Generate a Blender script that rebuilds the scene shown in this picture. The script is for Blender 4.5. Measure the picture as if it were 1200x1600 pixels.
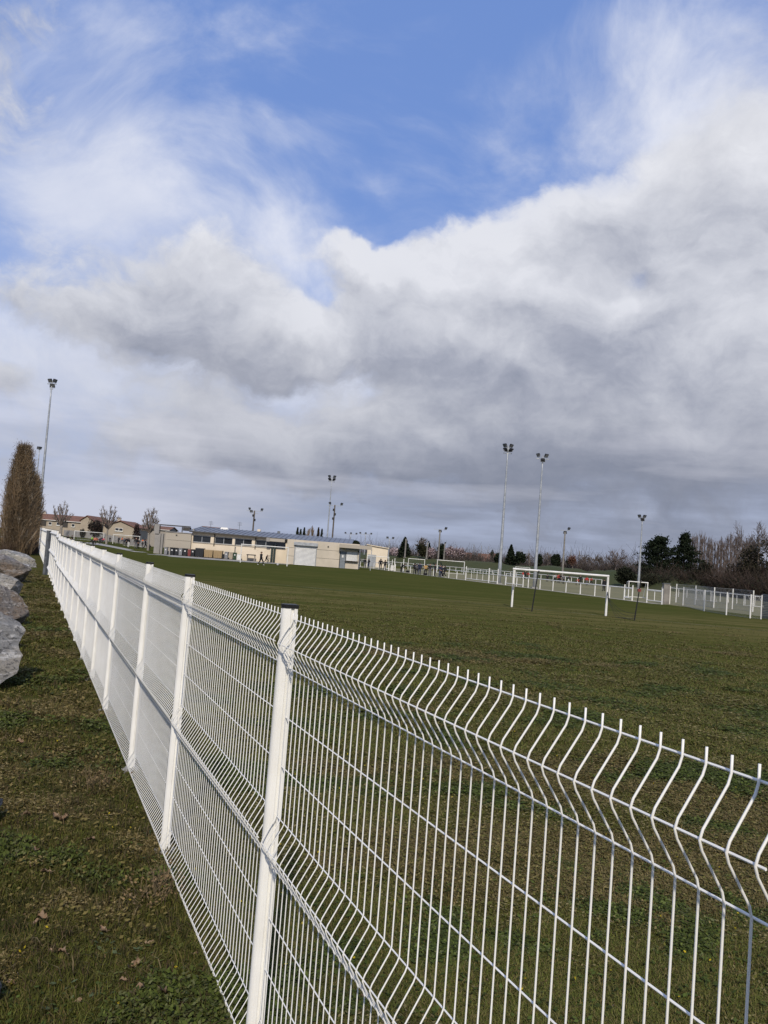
import bpy, bmesh, math, random
import numpy as np
from mathutils import Vector, Matrix
R_ = math.radians
scene = bpy.context.scene
for o in list(bpy.data.objects): bpy.data.objects.remove(o)
col = scene.collection

# ------------------------------------------------------------------ camera
FPX = 1290.0                                   # focal length in pixels of the 1200 x 1600 photograph
CAMH = 2.22
PITCH, ROLL = R_(3.06), R_(4.33)
_f = np.array([0, math.cos(PITCH), math.sin(PITCH)]); _u0 = np.array([0, -math.sin(PITCH), math.cos(PITCH)]); _r0 = np.array([1., 0, 0])
_R = _r0*math.cos(ROLL) + _u0*math.sin(ROLL); _U = -_r0*math.sin(ROLL) + _u0*math.cos(ROLL)
_C = np.array([0, 0, CAMH])
cam = bpy.data.cameras.new('camera'); cam_o = bpy.data.objects.new('camera', cam); col.objects.link(cam_o)
cam.sensor_fit = 'VERTICAL'; cam.sensor_height = 32.0; cam.lens = FPX/1600*32.0
cam.clip_start = .05; cam.clip_end = 6000
cam_o.matrix_world = Matrix(((_R[0], _U[0], -_f[0], 0), (_R[1], _U[1], -_f[1], 0), (_R[2], _U[2], -_f[2], CAMH), (0, 0, 0, 1)))
scene.camera = cam_o

def ray(px, py): return _R*(px-600)/FPX + _U*(800-py)/FPX + _f
def at(px, py, Y):
    d = ray(px, py); return _C + d*(Y/d[1])
def proj(P):
    v = np.asarray(P, float) - _C; z = v@_f
    return 600 + FPX*(v@_R)/z, 800 - FPX*(v@_U)/z

# ------------------------------------------------------------------ sun, sky, exposure
SUN_AZ, SUN_EL = R_(178), R_(38)               # azimuth clockwise from +Y (the view direction)
sun = bpy.data.lights.new('sun', 'SUN'); sun.energy = 3.4; sun.angle = R_(2.); sun.color = (1, .905, .77)
sun_o = bpy.data.objects.new('sun', sun); col.objects.link(sun_o)
_sd = Vector((math.sin(SUN_AZ)*math.cos(SUN_EL), math.cos(SUN_AZ)*math.cos(SUN_EL), math.sin(SUN_EL)))
sun_o.rotation_euler = _sd.to_track_quat('Z', 'Y').to_euler()
vs = scene.view_settings
scene.display_settings.display_device = 'sRGB'
vs.view_transform = 'Standard'; vs.look = 'None'; vs.gamma = 1; vs.exposure = 0; vs.use_curve_mapping = False
scene.cycles.use_denoising = True
scene.cycles.max_bounces = 6; scene.cycles.diffuse_bounces = 3

class X:
    """a node socket with arithmetic"""
    def __init__(s, nt, so): s.nt, s.so = nt, so
    def _m(s, op, *a, clamp=False):
        n = s.nt.nodes.new('ShaderNodeMath'); n.operation = op; n.use_clamp = clamp
        for i, v in enumerate((s,)+a):
            if isinstance(v, X): s.nt.links.new(v.so, n.inputs[i])
            else: n.inputs[i].default_value = v
        return X(s.nt, n.outputs[0])
    def __add__(s, o): return s._m('ADD', o)
    __radd__ = __add__
    def __sub__(s, o): return s._m('SUBTRACT', o)
    def __rsub__(s, o): return (s*-1)+o
    def __mul__(s, o): return s._m('MULTIPLY', o)
    __rmul__ = __mul__
    def __truediv__(s, o): return s._m('DIVIDE', o)
    def clamp(s): return s._m('ADD', 0., clamp=True)
    def exp(s): return s._m('EXPONENT')
    def smooth(s, a, b, c=0., d=1.):
        n = s.nt.nodes.new('ShaderNodeMapRange'); n.interpolation_type = 'SMOOTHSTEP'
        s.nt.links.new(s.so, n.inputs[0])
        for i, v in enumerate((a, b, c, d)): n.inputs[1+i].default_value = v
        return X(s.nt, n.outputs[0])
def noise(nt, vec, scale, detail=6, rough=.55, dist=0., out=0):
    n = nt.nodes.new('ShaderNodeTexNoise'); n.inputs['Scale'].default_value = scale; n.inputs['Detail'].default_value = detail
    n.inputs['Roughness'].default_value = rough; n.inputs['Distortion'].default_value = dist
    if vec is not None: nt.links.new(vec, n.inputs['Vector'])
    return X(nt, n.outputs[out])
def mixc(nt, f, a, b):
    n = nt.nodes.new('ShaderNodeMix'); n.data_type = 'RGBA'
    for i, v in ((0, f), (6, a), (7, b)):
        if isinstance(v, X): nt.links.new(v.so, n.inputs[i])
        elif hasattr(v, 'is_output'): nt.links.new(v, n.inputs[i])
        else: n.inputs[i].default_value = v if i == 0 else (*v, 1)
    return n.outputs[2]

def make_world():
    w = bpy.data.worlds.new('World'); scene.world = w; w.use_nodes = True
    nt = w.node_tree; nt.nodes.clear(); L = nt.links.new
    K = .1
    out = nt.nodes.new('ShaderNodeOutputWorld'); bg = nt.nodes.new('ShaderNodeBackground'); L(bg.outputs[0], out.inputs[0])
    bg.inputs[1].default_value = K
    sky = nt.nodes.new('ShaderNodeTexSky'); sky.sky_type = 'NISHITA'; sky.sun_disc = False
    sky.sun_elevation = SUN_EL; sky.sun_rotation = SUN_AZ; sky.air_density = 1.; sky.dust_density = .3; sky.ozone_density = 2.2
    tc = nt.nodes.new('ShaderNodeTexCoord')
    D0 = tc.outputs['Generated']
    def vmath(op, a, b):
        n = nt.nodes.new('ShaderNodeVectorMath'); n.operation = op
        for i, v in enumerate((a, b)):
            if hasattr(v, 'is_output'): L(v, n.inputs[i])
            else: n.inputs[i].default_value = v
        return n.outputs[0]
    blobs = [(1010, 440, 300, 120, .62), (720, 460, 170, 75, .55), (1150, 290, 140, 110, .55), (1120, 640, 330, 170, .6), (800, 620, 300, 110, .42),
             (600, 415, 70, 34, .38), (300, 440, 95, 62, .55), (150, 505, 200, 48, .42), (400, 540, 110, 50, .45), (20, 610, 55, 36, .42), (20, 90, 85, 120, .36),
             (560, 520, 120, 60, .30), (620, 700, 420, 62, .42), (330, 690, 240, 45, .36), (930, 330, 90, 55, .5), (1060, 275, 100, 50, .26), (1180, 240, 100, 70, .22), (800, 360, 80, 40, .35),
             (480, 200, 260, 140, -.55), (620, 320, 120, 70, -.5), (250, 190, 120, 60, -.3), (560, 560, 60, 60, -.25), (90, 650, 160, 45, -.2), (800, 130, 220, 130, -.5), (1000, 432, 40, 22, -.4), (860, 420, 60, 26, -.22), (700, 345, 40, 22, .25), (560, 400, 34, 24, .2), (470, 470, 50, 40, -.25), (530, 600, 80, 34, -.16)]
    thin = [(190, 330, 190, 95, .75), (200, 70, 160, 110, .38), (430, 400, 90, 90, .45), (1090, 120, 170, 150, .27), (840, 150, 120, 90, .16), (90, 250, 120, 110, .3), (420, 215, 120, 30, .3),
            (480, 40, 90, 60, .12), (600, 300, 40, 22, .16), (90, 560, 220, 90, .55), (520, 580, 160, 70, .6), (300, 600, 250, 80, .5), (1100, 240, 160, 100, .3), (640, 330, 120, 60, -.06), (960, 120, 200, 110, .26), (640, 70, 200, 80, .14), (800, 230, 120, 60, .14)]
    def polar(vec):
        sp = nt.nodes.new('ShaderNodeSeparateXYZ'); L(vec, sp.inputs[0])
        x, y, z = (X(nt, o) for o in sp.outputs)
        return x._m('ARCTAN2', y), z._m('ARCSINE'), z
    def field(az, el, lst):
        tot = None
        for px, py, sx, sy, a in lst:
            d = ray(px, py); d = d/np.linalg.norm(d); a0, e0 = math.atan2(d[0], d[1]), math.asin(d[2])
            u = (az-a0)*(FPX/sx); v = (el-e0)*(FPX/sy)
            g = ((u*u+v*v)*-1.).exp()*a
            tot = g if tot is None else tot+g
        return tot
    warp = nt.nodes.new('ShaderNodeTexNoise'); warp.inputs['Scale'].default_value = 3.2; warp.inputs['Detail'].default_value = 4; L(D0, warp.inputs['Vector'])
    wv = vmath('MULTIPLY', vmath('SUBTRACT', warp.outputs['Color'], (.5, .5, .5)), (.13, .13, .09))
    Dw = vmath('ADD', D0, wv)
    warp2 = nt.nodes.new('ShaderNodeTexNoise'); warp2.inputs['Scale'].default_value = 11.; warp2.inputs['Detail'].default_value = 5; L(D0, warp2.inputs['Vector'])
    Db = vmath('ADD', Dw, vmath('MULTIPLY', vmath('SUBTRACT', warp2.outputs['Color'], (.5, .5, .5)), (.085, .085, .085)))
    def density(vec):
        az, el, z = polar(vec)
        st = vmath('MULTIPLY', vec, (1, 1, 1.9))
        n = noise(nt, st, 4.2, 12, .56)
        big = noise(nt, st, 1.7, 3, .5)
        behind = az._m('ABSOLUTE').smooth(.6, 1.0)*(big-.42)*1.4        # outside the frame: broken cloud cover
        pf = noise(nt, vmath('MULTIPLY', vec, (1, 1, 1.5)), 13., 8, .6)
        return field(az, el, blobs) + (n-.5)*1.05 + (pf-.5)*.80 + (big-.5)*.55 + behind, el
    d1, el = density(Db)
    d2, _ = density(vmath('ADD', Db, (.010, 0., .026)))
    az, _, _ = polar(Dw)
    fine = noise(nt, vmath('MULTIPLY', Dw, (1, 1, 1.6)), 9., 10, .6)
    # thin high cloud
    cir = noise(nt, vmath('MULTIPLY', Dw, (1., 1., 1.35)), 3.4, 12, .60, .55)
    a1 = (field(az, el, thin) + (cir-.5)*1.7 - .03).smooth(.02, .80)
    # blue of the clear air
    blue = mixc(nt, .75, sky.outputs[0], tuple(c/K for c in (.19, .325, .74)))
    low = el.smooth(.02, .42)
    blue = mixc(nt, low, tuple(c/K for c in (.56, .64, .86)), blue)
    c1 = mixc(nt, cir.smooth(.35, .7), tuple(c/K for c in (.66, .70, .83)), tuple(c/K for c in (.83, .85, .93)))
    base = mixc(nt, a1*.9, blue, c1)
    # heaped cloud
    sf = az.smooth(.10, .40); a2 = d1.smooth(.05, .40)*(1-sf) + d1.smooth(.02, .62)*sf
    lit = ((d1-d2)*.75 + .73 + (fine-.5)*.52 + (cir-.5)*.30 - d1.smooth(.25, 1.2)*.10).clamp()
    lit = (lit - field(az, el, [(300, 462, 100, 46, .20), (150, 512, 180, 34, .22), (420, 562, 110, 38, .17), (770, 600, 230, 70, .14), (20, 80, 60, 90, .22), (25, 612, 50, 28, .26), (900, 500, 120, 40, .12), (620, 470, 60, 30, .12)]))
    rightdark = az.smooth(-.34, .16)*el.smooth(.32, .02)
    lit = (lit - rightdark*.34 - el.smooth(.22, .02)*.14).clamp()
    ramp = nt.nodes.new('ShaderNodeValToRGB'); L(lit.so, ramp.inputs[0])
    e = ramp.color_ramp.elements
    e[0].position = 0.; e[0].color = (.20, .225, .30, 1)
    e[1].position = 1.; e[1].color = (.79, .80, .85, 1)
    m = e.new(.35); m.color = (.38, .40, .475, 1)
    m = e.new(.65); m.color = (.59, .605, .665, 1)
    c2 = vmath('MULTIPLY', ramp.outputs[0], (1/K, 1/K, 1/K))
    skyc = mixc(nt, a2*.95, base, c2)
    # layered low cloud bank towards the horizon
    sv = vmath('MULTIPLY', D0, (1, 1, 7.5))
    band = noise(nt, vmath('ADD', sv, wv), 2.6, 8, .55)
    bandc = mixc(nt, (band.smooth(.33, .66) - rightdark*.72 + .05).clamp(), tuple(c/K for c in (.215, .24, .315)), tuple(c/K for c in (.57, .58, .66)))
    a3 = (el.smooth(.27, .03)*.88*band.smooth(.28, .58, .40, 1.)*az.smooth(-.42, -.05, .8, 1.)).clamp()
    skyc = mixc(nt, a3, skyc, bandc)
    L(skyc, bg.inputs[0])
make_world()

# ------------------------------------------------------------------ ground shape
def sstep(a, b, x):
    t = np.clip((x-a)/(b-a), 0, 1); return t*t*(3-2*t)
PHI = R_(-23.19); FD = np.array([math.sin(PHI), math.cos(PHI)]); FN = np.array([-math.cos(PHI), math.sin(PHI)])   # fence run, normal to the camera side
FOFF, F0, PITCHM = 1.104, 3.536, 2.4
def fence_xy(s, b=0.): return FD*s - FN*FOFF + FN*b
def gz(x, y):
    x = np.asarray(x, float); y = np.asarray(y, float)
    yy = np.clip(y, 1e-3, 260)
    w = sstep(-.265, -.36, x/np.maximum(yy, 1.))
    z = 3.5e-5*np.minimum(yy, 190)**2*w
    s = x*FD[0]+y*FD[1]
    return z + np.where(y < 60, .0, 0) + .0*s
def micro(x, y):
    return .018*np.sin(x*2.1+.6*y)*np.sin(y*1.7-.4*x) + .012*np.sin(x*5.3+1.1)*np.sin(y*4.7+2.) + .03*np.sin(x*.7+y*.45)
def gzn(x, y):
    return gz(x, y) + micro(np.asarray(x, float), np.asarray(y, float))*sstep(30, 12, np.hypot(x, y))
def gp(px, py):
    P = at(px, py, 50.); d = ray(px, py); z = 0.
    for _ in range(12):
        t = (z-CAMH)/d[2]; P = _C+d*t; z = float(gz(P[0], P[1]))
    return P
def gb(px, Y):
    """ground point seen in photo column px at depth Y"""
    a, b = 500., 1700.
    for _ in range(40):
        m = .5*(a+b); P = at(px, m, Y)
        if P[2] > gz(P[0], Y): a = m
        else: b = m
    return P

# ------------------------------------------------------------------ geometry collector
class G:
    def __init__(s): s.v = []; s.f = []; s.m = []; s.c = []; s.n = 0
    def add(s, V, Fs, mi=0, c=None):
        V = np.asarray(V, float).reshape(-1, 3); s.v.append(V)
        for F in (Fs if isinstance(Fs, list) else [Fs]):
            F = np.asarray(F, np.int64); s.f.append(F+s.n); s.m.append(np.full(len(F), mi))
        if c is not None:
            c = np.asarray(c, float); s.c.append(np.broadcast_to(c, (len(V), 3)))
        s.n += len(V); return s
    def box(s, c, d, mi=0, rz=0., taper=1., c_=None):
        x, y, z = np.asarray(d, float)/2
        V = np.array([(-x,-y,-z),(x,-y,-z),(x,y,-z),(-x,y,-z),(-x*taper,-y*taper,z),(x*taper,-y*taper,z),(x*taper,y*taper,z),(-x*taper,y*taper,z)])
        if rz: V = V@np.array([[math.cos(rz), math.sin(rz), 0], [-math.sin(rz), math.cos(rz), 0], [0, 0, 1]])
        return s.add(V+np.asarray(c, float), [(0,3,2,1),(4,5,6,7),(0,1,5,4),(1,2,6,5),(2,3,7,6),(3,0,4,7)] and np.array([(0,3,2,1),(4,5,6,7),(0,1,5,4),(1,2,6,5),(2,3,7,6),(3,0,4,7)]), mi)
    def tubes(s, P0, P1, R0, R1, n=6, mi=0, caps=False, c=None):
        P0 = np.asarray(P0, float).reshape(-1, 3); P1 = np.asarray(P1, float).reshape(-1, 3); k = len(P0)
        R0 = np.broadcast_to(np.asarray(R0, float), (k,)); R1 = np.broadcast_to(np.asarray(R1, float), (k,))
        d = P1-P0; d = d/np.maximum(np.linalg.norm(d, axis=1, keepdims=True), 1e-9)
        h = np.where(np.abs(d[:, 2:3]) < .9, np.array([[0, 0, 1.]]), np.array([[1., 0, 0]]))
        a = np.cross(h, d); a /= np.linalg.norm(a, axis=1, keepdims=True); b = np.cross(d, a)
        t = np.arange(n)*2*math.pi/n; ct, st = np.cos(t), np.sin(t)
        ring = a[:, None]*ct[None, :, None] + b[:, None]*st[None, :, None]
        V = np.concatenate([P0[:, None]+ring*R0[:, None, None], P1[:, None]+ring*R1[:, None, None]], 1)
        i = np.arange(n); j = (i+1) % n
        F = np.stack([i, j, j+n, i+n], 1)[None] + (np.arange(k)*2*n)[:, None, None]
        Fs = [F.reshape(-1, 4)]
        if caps:
            Fs.append(np.arange(n)[::-1][None]+(np.arange(k)*2*n)[:, None]); Fs.append(np.arange(n, 2*n)[None]+(np.arange(k)*2*n)[:, None])
        if c is not None: c = np.repeat(np.asarray(c, float).reshape(-1, 3), 2*n, 0) if np.ndim(c) == 2 else c
        return s.add(V.reshape(-1, 3), Fs, mi, c)
    def path(s, P, r, n=6, mi=0, caps=True):
        """smooth tube along a polyline"""
        P = np.asarray(P, float); k = len(P); r = np.broadcast_to(np.asarray(r, float), (k,))
        T = np.gradient(P, axis=0); T /= np.linalg.norm(T, axis=1, keepdims=True)
        h = np.array([0, 0, 1.]) if abs(T[:, 2]).max() < .95 else (np.array([1., 0, 0]) if abs(T[:, 0]).max() < .95 else np.array([0, 1., 0.]))
        a = np.cross(h, T); a /= np.linalg.norm(a, axis=1, keepdims=True); b = np.cross(T, a)
        t = np.arange(n)*2*math.pi/n
        V = P[:, None]+(a[:, None]*np.cos(t)[None, :, None]+b[:, None]*np.sin(t)[None, :, None])*r[:, None, None]
        i = np.arange(n); j = (i+1) % n
        F = (np.stack([i, j, j+n, i+n], 1)[None]+(np.arange(k-1)*n)[:, None, None]).reshape(-1, 4)
        Fs = [F]
        if caps: Fs += [np.arange(n)[::-1][None], (np.arange(n)+(k-1)*n)[None]]
        return s.add(V.reshape(-1, 3), Fs, mi)
    def prism(s, poly, axis, a, b, mi=0):
        """extrude a 2-D polygon along an axis ('x','y','z') from a to b"""
        poly = np.asarray(poly, float); n = len(poly)
        def lift(v):
            o = np.full((n, 1), v)
            if axis == 'z': return np.hstack([poly, o])
            if axis == 'y': return np.hstack([poly[:, :1], o, poly[:, 1:]])
            return np.hstack([o, poly])
        i = np.arange(n); j = (i+1) % n
        return s.add(np.vstack([lift(a), lift(b)]), [np.stack([i, j, j+n, i+n], 1), i[::-1][None], (i+n)[None]], mi)
    def leaves(s, C, size, rng, c=None, mi=0, up=0.):
        """small randomly turned quads centred on C"""
        C = np.asarray(C, float); k = len(C); size = np.broadcast_to(np.asarray(size, float), (k,))
        a = rng.normal(size=(k, 3)); a /= np.linalg.norm(a, axis=1, keepdims=True)
        b = rng.normal(size=(k, 3)); b[:, 2] += up; b -= (b*a).sum(1, keepdims=True)*a; b /= np.linalg.norm(b, axis=1, keepdims=True)
        a = a*size[:, None]*.5; b = b*size[:, None]*.9
        V = np.stack([C-b*.5, C+a*.6, C+b*.6, C-a*.6], 1).reshape(-1, 3)
        F = np.array([[0, 1, 2, 3]])[None]+(np.arange(k)*4)[:, None, None]
        if c is not None: c = np.repeat(np.asarray(c, float).reshape(-1, 3), 4, 0) if np.ndim(c) == 2 else c
        return s.add(V, F.reshape(-1, 4), mi, c)
    def mesh(s, name, mats, smooth=False):
        me = bpy.data.meshes.new(name); V = np.vstack(s.v)
        me.vertices.add(len(V)); me.vertices.foreach_set('co', V.ravel())
        tot = np.concatenate([np.full(len(f), f.shape[1]) for f in s.f]); idx = np.concatenate([f.ravel() for f in s.f])
        me.loops.add(len(idx)); me.loops.foreach_set('vertex_index', idx.astype(np.int32))
        me.polygons.add(len(tot)); me.polygons.foreach_set('loop_start', np.concatenate([[0], np.cumsum(tot)[:-1]]).astype(np.int32))
        me.polygons.foreach_set('material_index', np.concatenate(s.m).astype(np.int32))
        me.polygons.foreach_set('use_smooth', np.full(len(tot), bool(smooth)))
        if s.c and sum(len(c) for c in s.c) == len(V):
            ca = me.color_attributes.new('tint', 'FLOAT_COLOR', 'POINT'); cc = np.ones((len(V), 4)); cc[:, :3] = np.vstack(s.c); ca.data.foreach_set('color', cc.ravel())
        for m in (mats if isinstance(mats, (list, tuple)) else [mats]): me.materials.append(m)
        me.update(calc_edges=True); return me
    def build(s, name, mats, parent=None, smooth=False, loc=None, rz=0.):
        return link(name, s.mesh(name, mats, smooth), parent, loc, rz)
def link(name, data, parent=None, loc=None, rz=0.):
    o = bpy.data.objects.new(name, data); col.objects.link(o)
    if parent is not None: o.parent = parent
    if loc is not None: o.location = loc
    if rz: o.rotation_euler.z = rz
    return o
def thing(name, label, cat, loc, rz=0., group=None):
    o = link(name, None, None, loc, rz); o.empty_display_size = .2; return tag(o, label, cat, group)
def tag(o, label, cat, group=None):
    o['label'] = label; o['category'] = cat
    if group: o['group'] = group
    return o
def kind(o, k): o['kind'] = k; return o
def copy_tree(o, parent=None):
    kids = [c for c in KIDS.get(o.name, [])]
    c = o.copy(); col.objects.link(c); c.parent = parent
    for k in kids: copy_tree(k, c)
    return c
KIDS = {}
def index_kids():
    KIDS.clear()
    for o in bpy.data.objects:
        if o.parent: KIDS.setdefault(o.parent.name, []).append(o)

# ------------------------------------------------------------------ materials
def mat(name, c, rough=.7, c2=None, scale=6., detail=6, bump=0., bscale=30., metal=0., tint=False, spec=.3, lo=.35, hi=.65, trans=0.):
    m = bpy.data.materials.new(name); m.use_nodes = True; nt = m.node_tree; b = nt.nodes['Principled BSDF']; L = nt.links.new
    b.inputs['Roughness'].default_value = rough; b.inputs['Metallic'].default_value = metal; b.inputs['Specular IOR Level'].default_value = spec
    tc = nt.nodes.new('ShaderNodeTexCoord'); co = tc.outputs['Object']
    if tint:
        at_ = nt.nodes.new('ShaderNodeAttribute'); at_.attribute_name = 'tint'; L(at_.outputs['Color'], b.inputs['Base Color'])
        if trans:
            tb = nt.nodes.new('ShaderNodeBsdfTranslucent'); L(at_.outputs['Color'], tb.inputs[0]); mx = nt.nodes.new('ShaderNodeMixShader'); mx.inputs[0].default_value = trans
            L(b.outputs[0], mx.inputs[1]); L(tb.outputs[0], mx.inputs[2]); L(mx.outputs[0], nt.nodes['Material Output'].inputs[0])
    elif c2 is None: c2 = tuple(x*.8 for x in c)
    if not tint:
        f = noise(nt, co, scale, detail, .6).smooth(lo, hi); L(mixc(nt, f, c, c2), b.inputs['Base Color'])
    if bump:
        n = noise(nt, co, bscale, 6, .6); bp = nt.nodes.new('ShaderNodeBump'); bp.inputs['Strength'].default_value = bump; bp.inputs['Distance'].default_value = .02
        L(n.so, bp.inputs['Height']); L(bp.outputs[0], b.inputs['Normal'])
    return m
M = {}
M['fence_white'] = mat('fence_white', (.85, .84, .79), .38, (.79, .775, .72), 3., spec=.45)
M['cap'] = mat('black_plastic', (.012, .012, .013), .45)
M['white_paint'] = mat('white_paint', (.78, .77, .73), .5, (.66, .65, .60), 2.)
M['galv'] = mat('galvanised_steel', (.42, .44, .46), .5, (.30, .32, .34), 3., metal=.35)
M['galv_dark'] = mat('weathered_steel', (.16, .17, .18), .6, (.10, .105, .11), 5., metal=.3)
M['black'] = mat('black_metal', (.015, .015, .016), .5)
M['concrete'] = mat('concrete', (.34, .33, .31), .85, (.26, .255, .24), 1.2, bump=.2)
M['concrete_pole'] = mat('pole_concrete', (.24, .225, .20), .85, (.16, .15, .135), 2., bump=.2)
M['wood_pole'] = mat('wood_pole', (.13, .11, .09), .85, (.09, .075, .06), 3.)
M['path'] = mat('path_concrete', (.38, .36, .32), .9, (.28, .265, .23), .4, bump=.2)
M['kerb'] = mat('kerb_sand', (.36, .33, .25), .9, (.25, .23, .16), .8)
M['cream'] = mat('cream_render', (.54, .48, .39), .85, (.47, .42, .34), .5)
M['cream_light'] = mat('cream_light', (.70, .61, .48), .85, (.64, .555, .43), .5)
M['greige'] = mat('greige_panel', (.38, .345, .285), .85, (.38, .34, .28), .6)
M['grey_wall'] = mat('grey_wall', (.30, .285, .27), .85, (.25, .24, .225), .6)
M['roof_metal'] = mat('roof_metal', (.20, .22, .25), .5, (.165, .18, .205), .7, metal=.2)
M['red_tile'] = mat('red_tile', (.21, .105, .07), .9, (.15, .085, .06), 1.2)
M['shutter'] = mat('shutter_white', (.78, .78, .76), .5, (.66, .66, .65), .6)
M['shutter_grey'] = mat('shutter_grey', (.30, .32, .34), .5)
M['door'] = mat('door_grey', (.20, .225, .25), .55)
M['fascia'] = mat('fascia_dark', (.06, .055, .05), .7)
M['dark_green'] = mat('dark_green_metal', (.03, .045, .04), .6)
def glass_mat():
    m = mat('window_glass', (.02, .023, .027), .08, spec=.6); return m
M['glass'] = glass_mat()
M['lamp_glass'] = mat('lamp_glass', (.16, .165, .175), .2, spec=.6)
for n_, c_ in dict(bin_dark=(.022, .024, .028), bin_grey=(.22, .225, .235), bin_green=(.03, .06, .035), bin_red=(.20, .05, .045), bin_beige=(.35, .30, .23), bin_white=(.66, .65, .62), crate_tan=(.33, .24, .13), sticker=(.7, .7, .68)).items():
    M[n_] = mat(n_, c_, .55)
M['bark'] = mat('bark', (.13, .105, .085), .9, (.085, .07, .055), 3.)
M['bark_pale'] = mat('bark_pale', (.30, .27, .23), .9, (.19, .17, .14), 2.5)
M['twig'] = mat('twig', tint=True, c=None, rough=.9)
M['leaf'] = mat('leaf', tint=True, c=None, rough=.85, trans=.2, spec=.1)
M['tile_wall'] = mat('house_wall', (.38, .325, .25), .9, (.33, .28, .215), .7)
M['house_grey'] = mat('house_grey', (.33, .30, .26), .9)
M['dry_leaf'] = mat('dry_leaf', (.17, .105, .06), .8, (.27, .20, .13), 30.)
M['wire'] = mat('chain_link', (.33, .34, .34), .5, metal=.3)
M['worn_line'] = mat('worn_line', (.20, .20, .13), .95, (.065, .075, .022), .9, 8, lo=.42, hi=.58)
M['net'] = mat('net_grey', (.30, .30, .29), .8)

# rock
def rock_mat(name, a, b, vein):
    m = bpy.data.materials.new(name); m.use_nodes = True; nt = m.node_tree; bs = nt.nodes['Principled BSDF']; L = nt.links.new; bs.inputs['Roughness'].default_value = .85; bs.inputs['Specular IOR Level'].default_value = .25
    tc = nt.nodes.new('ShaderNodeTexCoord'); co = tc.outputs['Object']
    rot_ = nt.nodes.new('ShaderNodeMapping'); L(co, rot_.inputs[0]); rot_.inputs['Rotation'].default_value = (.5, .6, .3); rot_.inputs['Scale'].default_value = (1, 1, 3.2)
    n1 = noise(nt, co, 2.2, 8, .6); n2 = noise(nt, rot_.outputs[0], 3.5, 10, .68, .6); n3 = noise(nt, co, 14., 8, .7)
    c = mixc(nt, n1.smooth(.4, .62), a, b)
    c = mixc(nt, (n2.smooth(.515, .60)*n3.smooth(.32, .55)), c, vein)
    c = mixc(nt, n3.smooth(.50, .64)*.85, c, tuple(x*.22 for x in a))
    L(c, bs.inputs['Base Color'])
    bp = nt.nodes.new('ShaderNodeBump'); bp.inputs['Strength'].default_value = 1.; bp.inputs['Distance'].default_value = .11
    L((n2*.7+n3*.5+n1*.3).so, bp.inputs['Height']); L(bp.outputs[0], bs.inputs['Normal']); return m
M['rock_grey'] = rock_mat('rock_grey', (.25, .245, .23), (.31, .285, .24), (.58, .56, .52))
M['rock_brown'] = rock_mat('rock_brown', (.18, .165, .15), (.22, .165, .115), (.40, .37, .33))
M['rock_white'] = rock_mat('rock_white', (.46, .45, .44), (.34, .33, .33), (.62, .60, .57))

# ground
def ground_mat():
    m = bpy.data.materials.new('ground_grass'); m.use_nodes = True; nt = m.node_tree; bs = nt.nodes['Principled BSDF']; L = nt.links.new
    bs.inputs['Roughness'].default_value = 1.; bs.inputs['Specular IOR Level'].default_value = .0
    tc = nt.nodes.new('ShaderNodeTexCoord'); co = tc.outputs['Object']
    sp = nt.nodes.new('ShaderNodeSeparateXYZ'); L(co, sp.inputs[0]); x, y = X(nt, sp.outputs[0]), X(nt, sp.outputs[1])
    side = x*float(FN[0]) + y*float(FN[1]) + FOFF             # > 0 on the camera side of the fence
    big = noise(nt, co, .09, 5, .55); mid = noise(nt, co, .55, 6, .6); fin = noise(nt, co, 5., 8, .65); vf = noise(nt, co, 32., 6, .7)
    st = nt.nodes.new('ShaderNodeMapping'); L(co, st.inputs[0]); st.inputs['Rotation'].default_value = (0, 0, -R_(4)); st.inputs['Scale'].default_value = (.06, .5, 1)
    stripe = noise(nt, st.outputs[0], 1., 5, .55)
    far = y.smooth(6, 55)
    fieldc = mixc(nt, fin.smooth(.34, .68), (.074, .076, .018), (.112, .094, .032))
    fieldc = mixc(nt, mid.smooth(.42, .62)*.65, fieldc, (.064, .080, .019))
    fieldc = mixc(nt, stripe.smooth(.5, .68)*.55, fieldc, (.145, .122, .046))
    fieldc = mixc(nt, vf.smooth(.55, .75)*.45, fieldc, (.046, .048, .014))
    green = mixc(nt, big.smooth(.35, .65), (.054, .064, .017), (.070, .074, .021))
    tanb = (y.smooth(26, 34)*y.smooth(58, 44)*stripe.smooth(.36, .54)*mid.smooth(.32, .52))
    green = mixc(nt, stripe.smooth(.46, .66)*.5, green, (.100, .098, .030))
    green = mixc(nt, mid.smooth(.45, .65)*.45, green, (.052, .066, .016))
    green = mixc(nt, tanb*.8, green, (.155, .128, .052))
    green = mixc(nt, fin.smooth(.4, .7)*.25, green, (.050, .060, .016))
    fieldc = mixc(nt, far*.85, fieldc, green)
    verge = mixc(nt, fin.smooth(.36, .66), (.056, .056, .016), (.100, .078, .032))
    verge = mixc(nt, mid.smooth(.45, .62)*.7, verge, (.070, .084, .022))
    verge = mixc(nt, vf.smooth(.5, .7)*.5, verge, (.024, .022, .011))
    c = mixc(nt, side.smooth(-.3, .15), fieldc, verge)
    L(c, bs.inputs['Base Color'])
    bp = nt.nodes.new('ShaderNodeBump'); bp.inputs['Strength'].default_value = .7; bp.inputs['Distance'].default_value = .05
    L((vf*.6+fin*.8).so, bp.inputs['Height']); L(bp.outputs[0], bs.inputs['Normal']); return m
M['ground'] = ground_mat()
M['tan_turf'] = mat('tan_turf', (.195, .175, .085), .95, (.150, .142, .066), .12, 8, lo=.3, hi=.7)
M['bank'] = mat('bank_grass', (.038, .050, .013), .95, (.054, .056, .017), .15, 8, bump=.5, bscale=3.)

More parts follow.
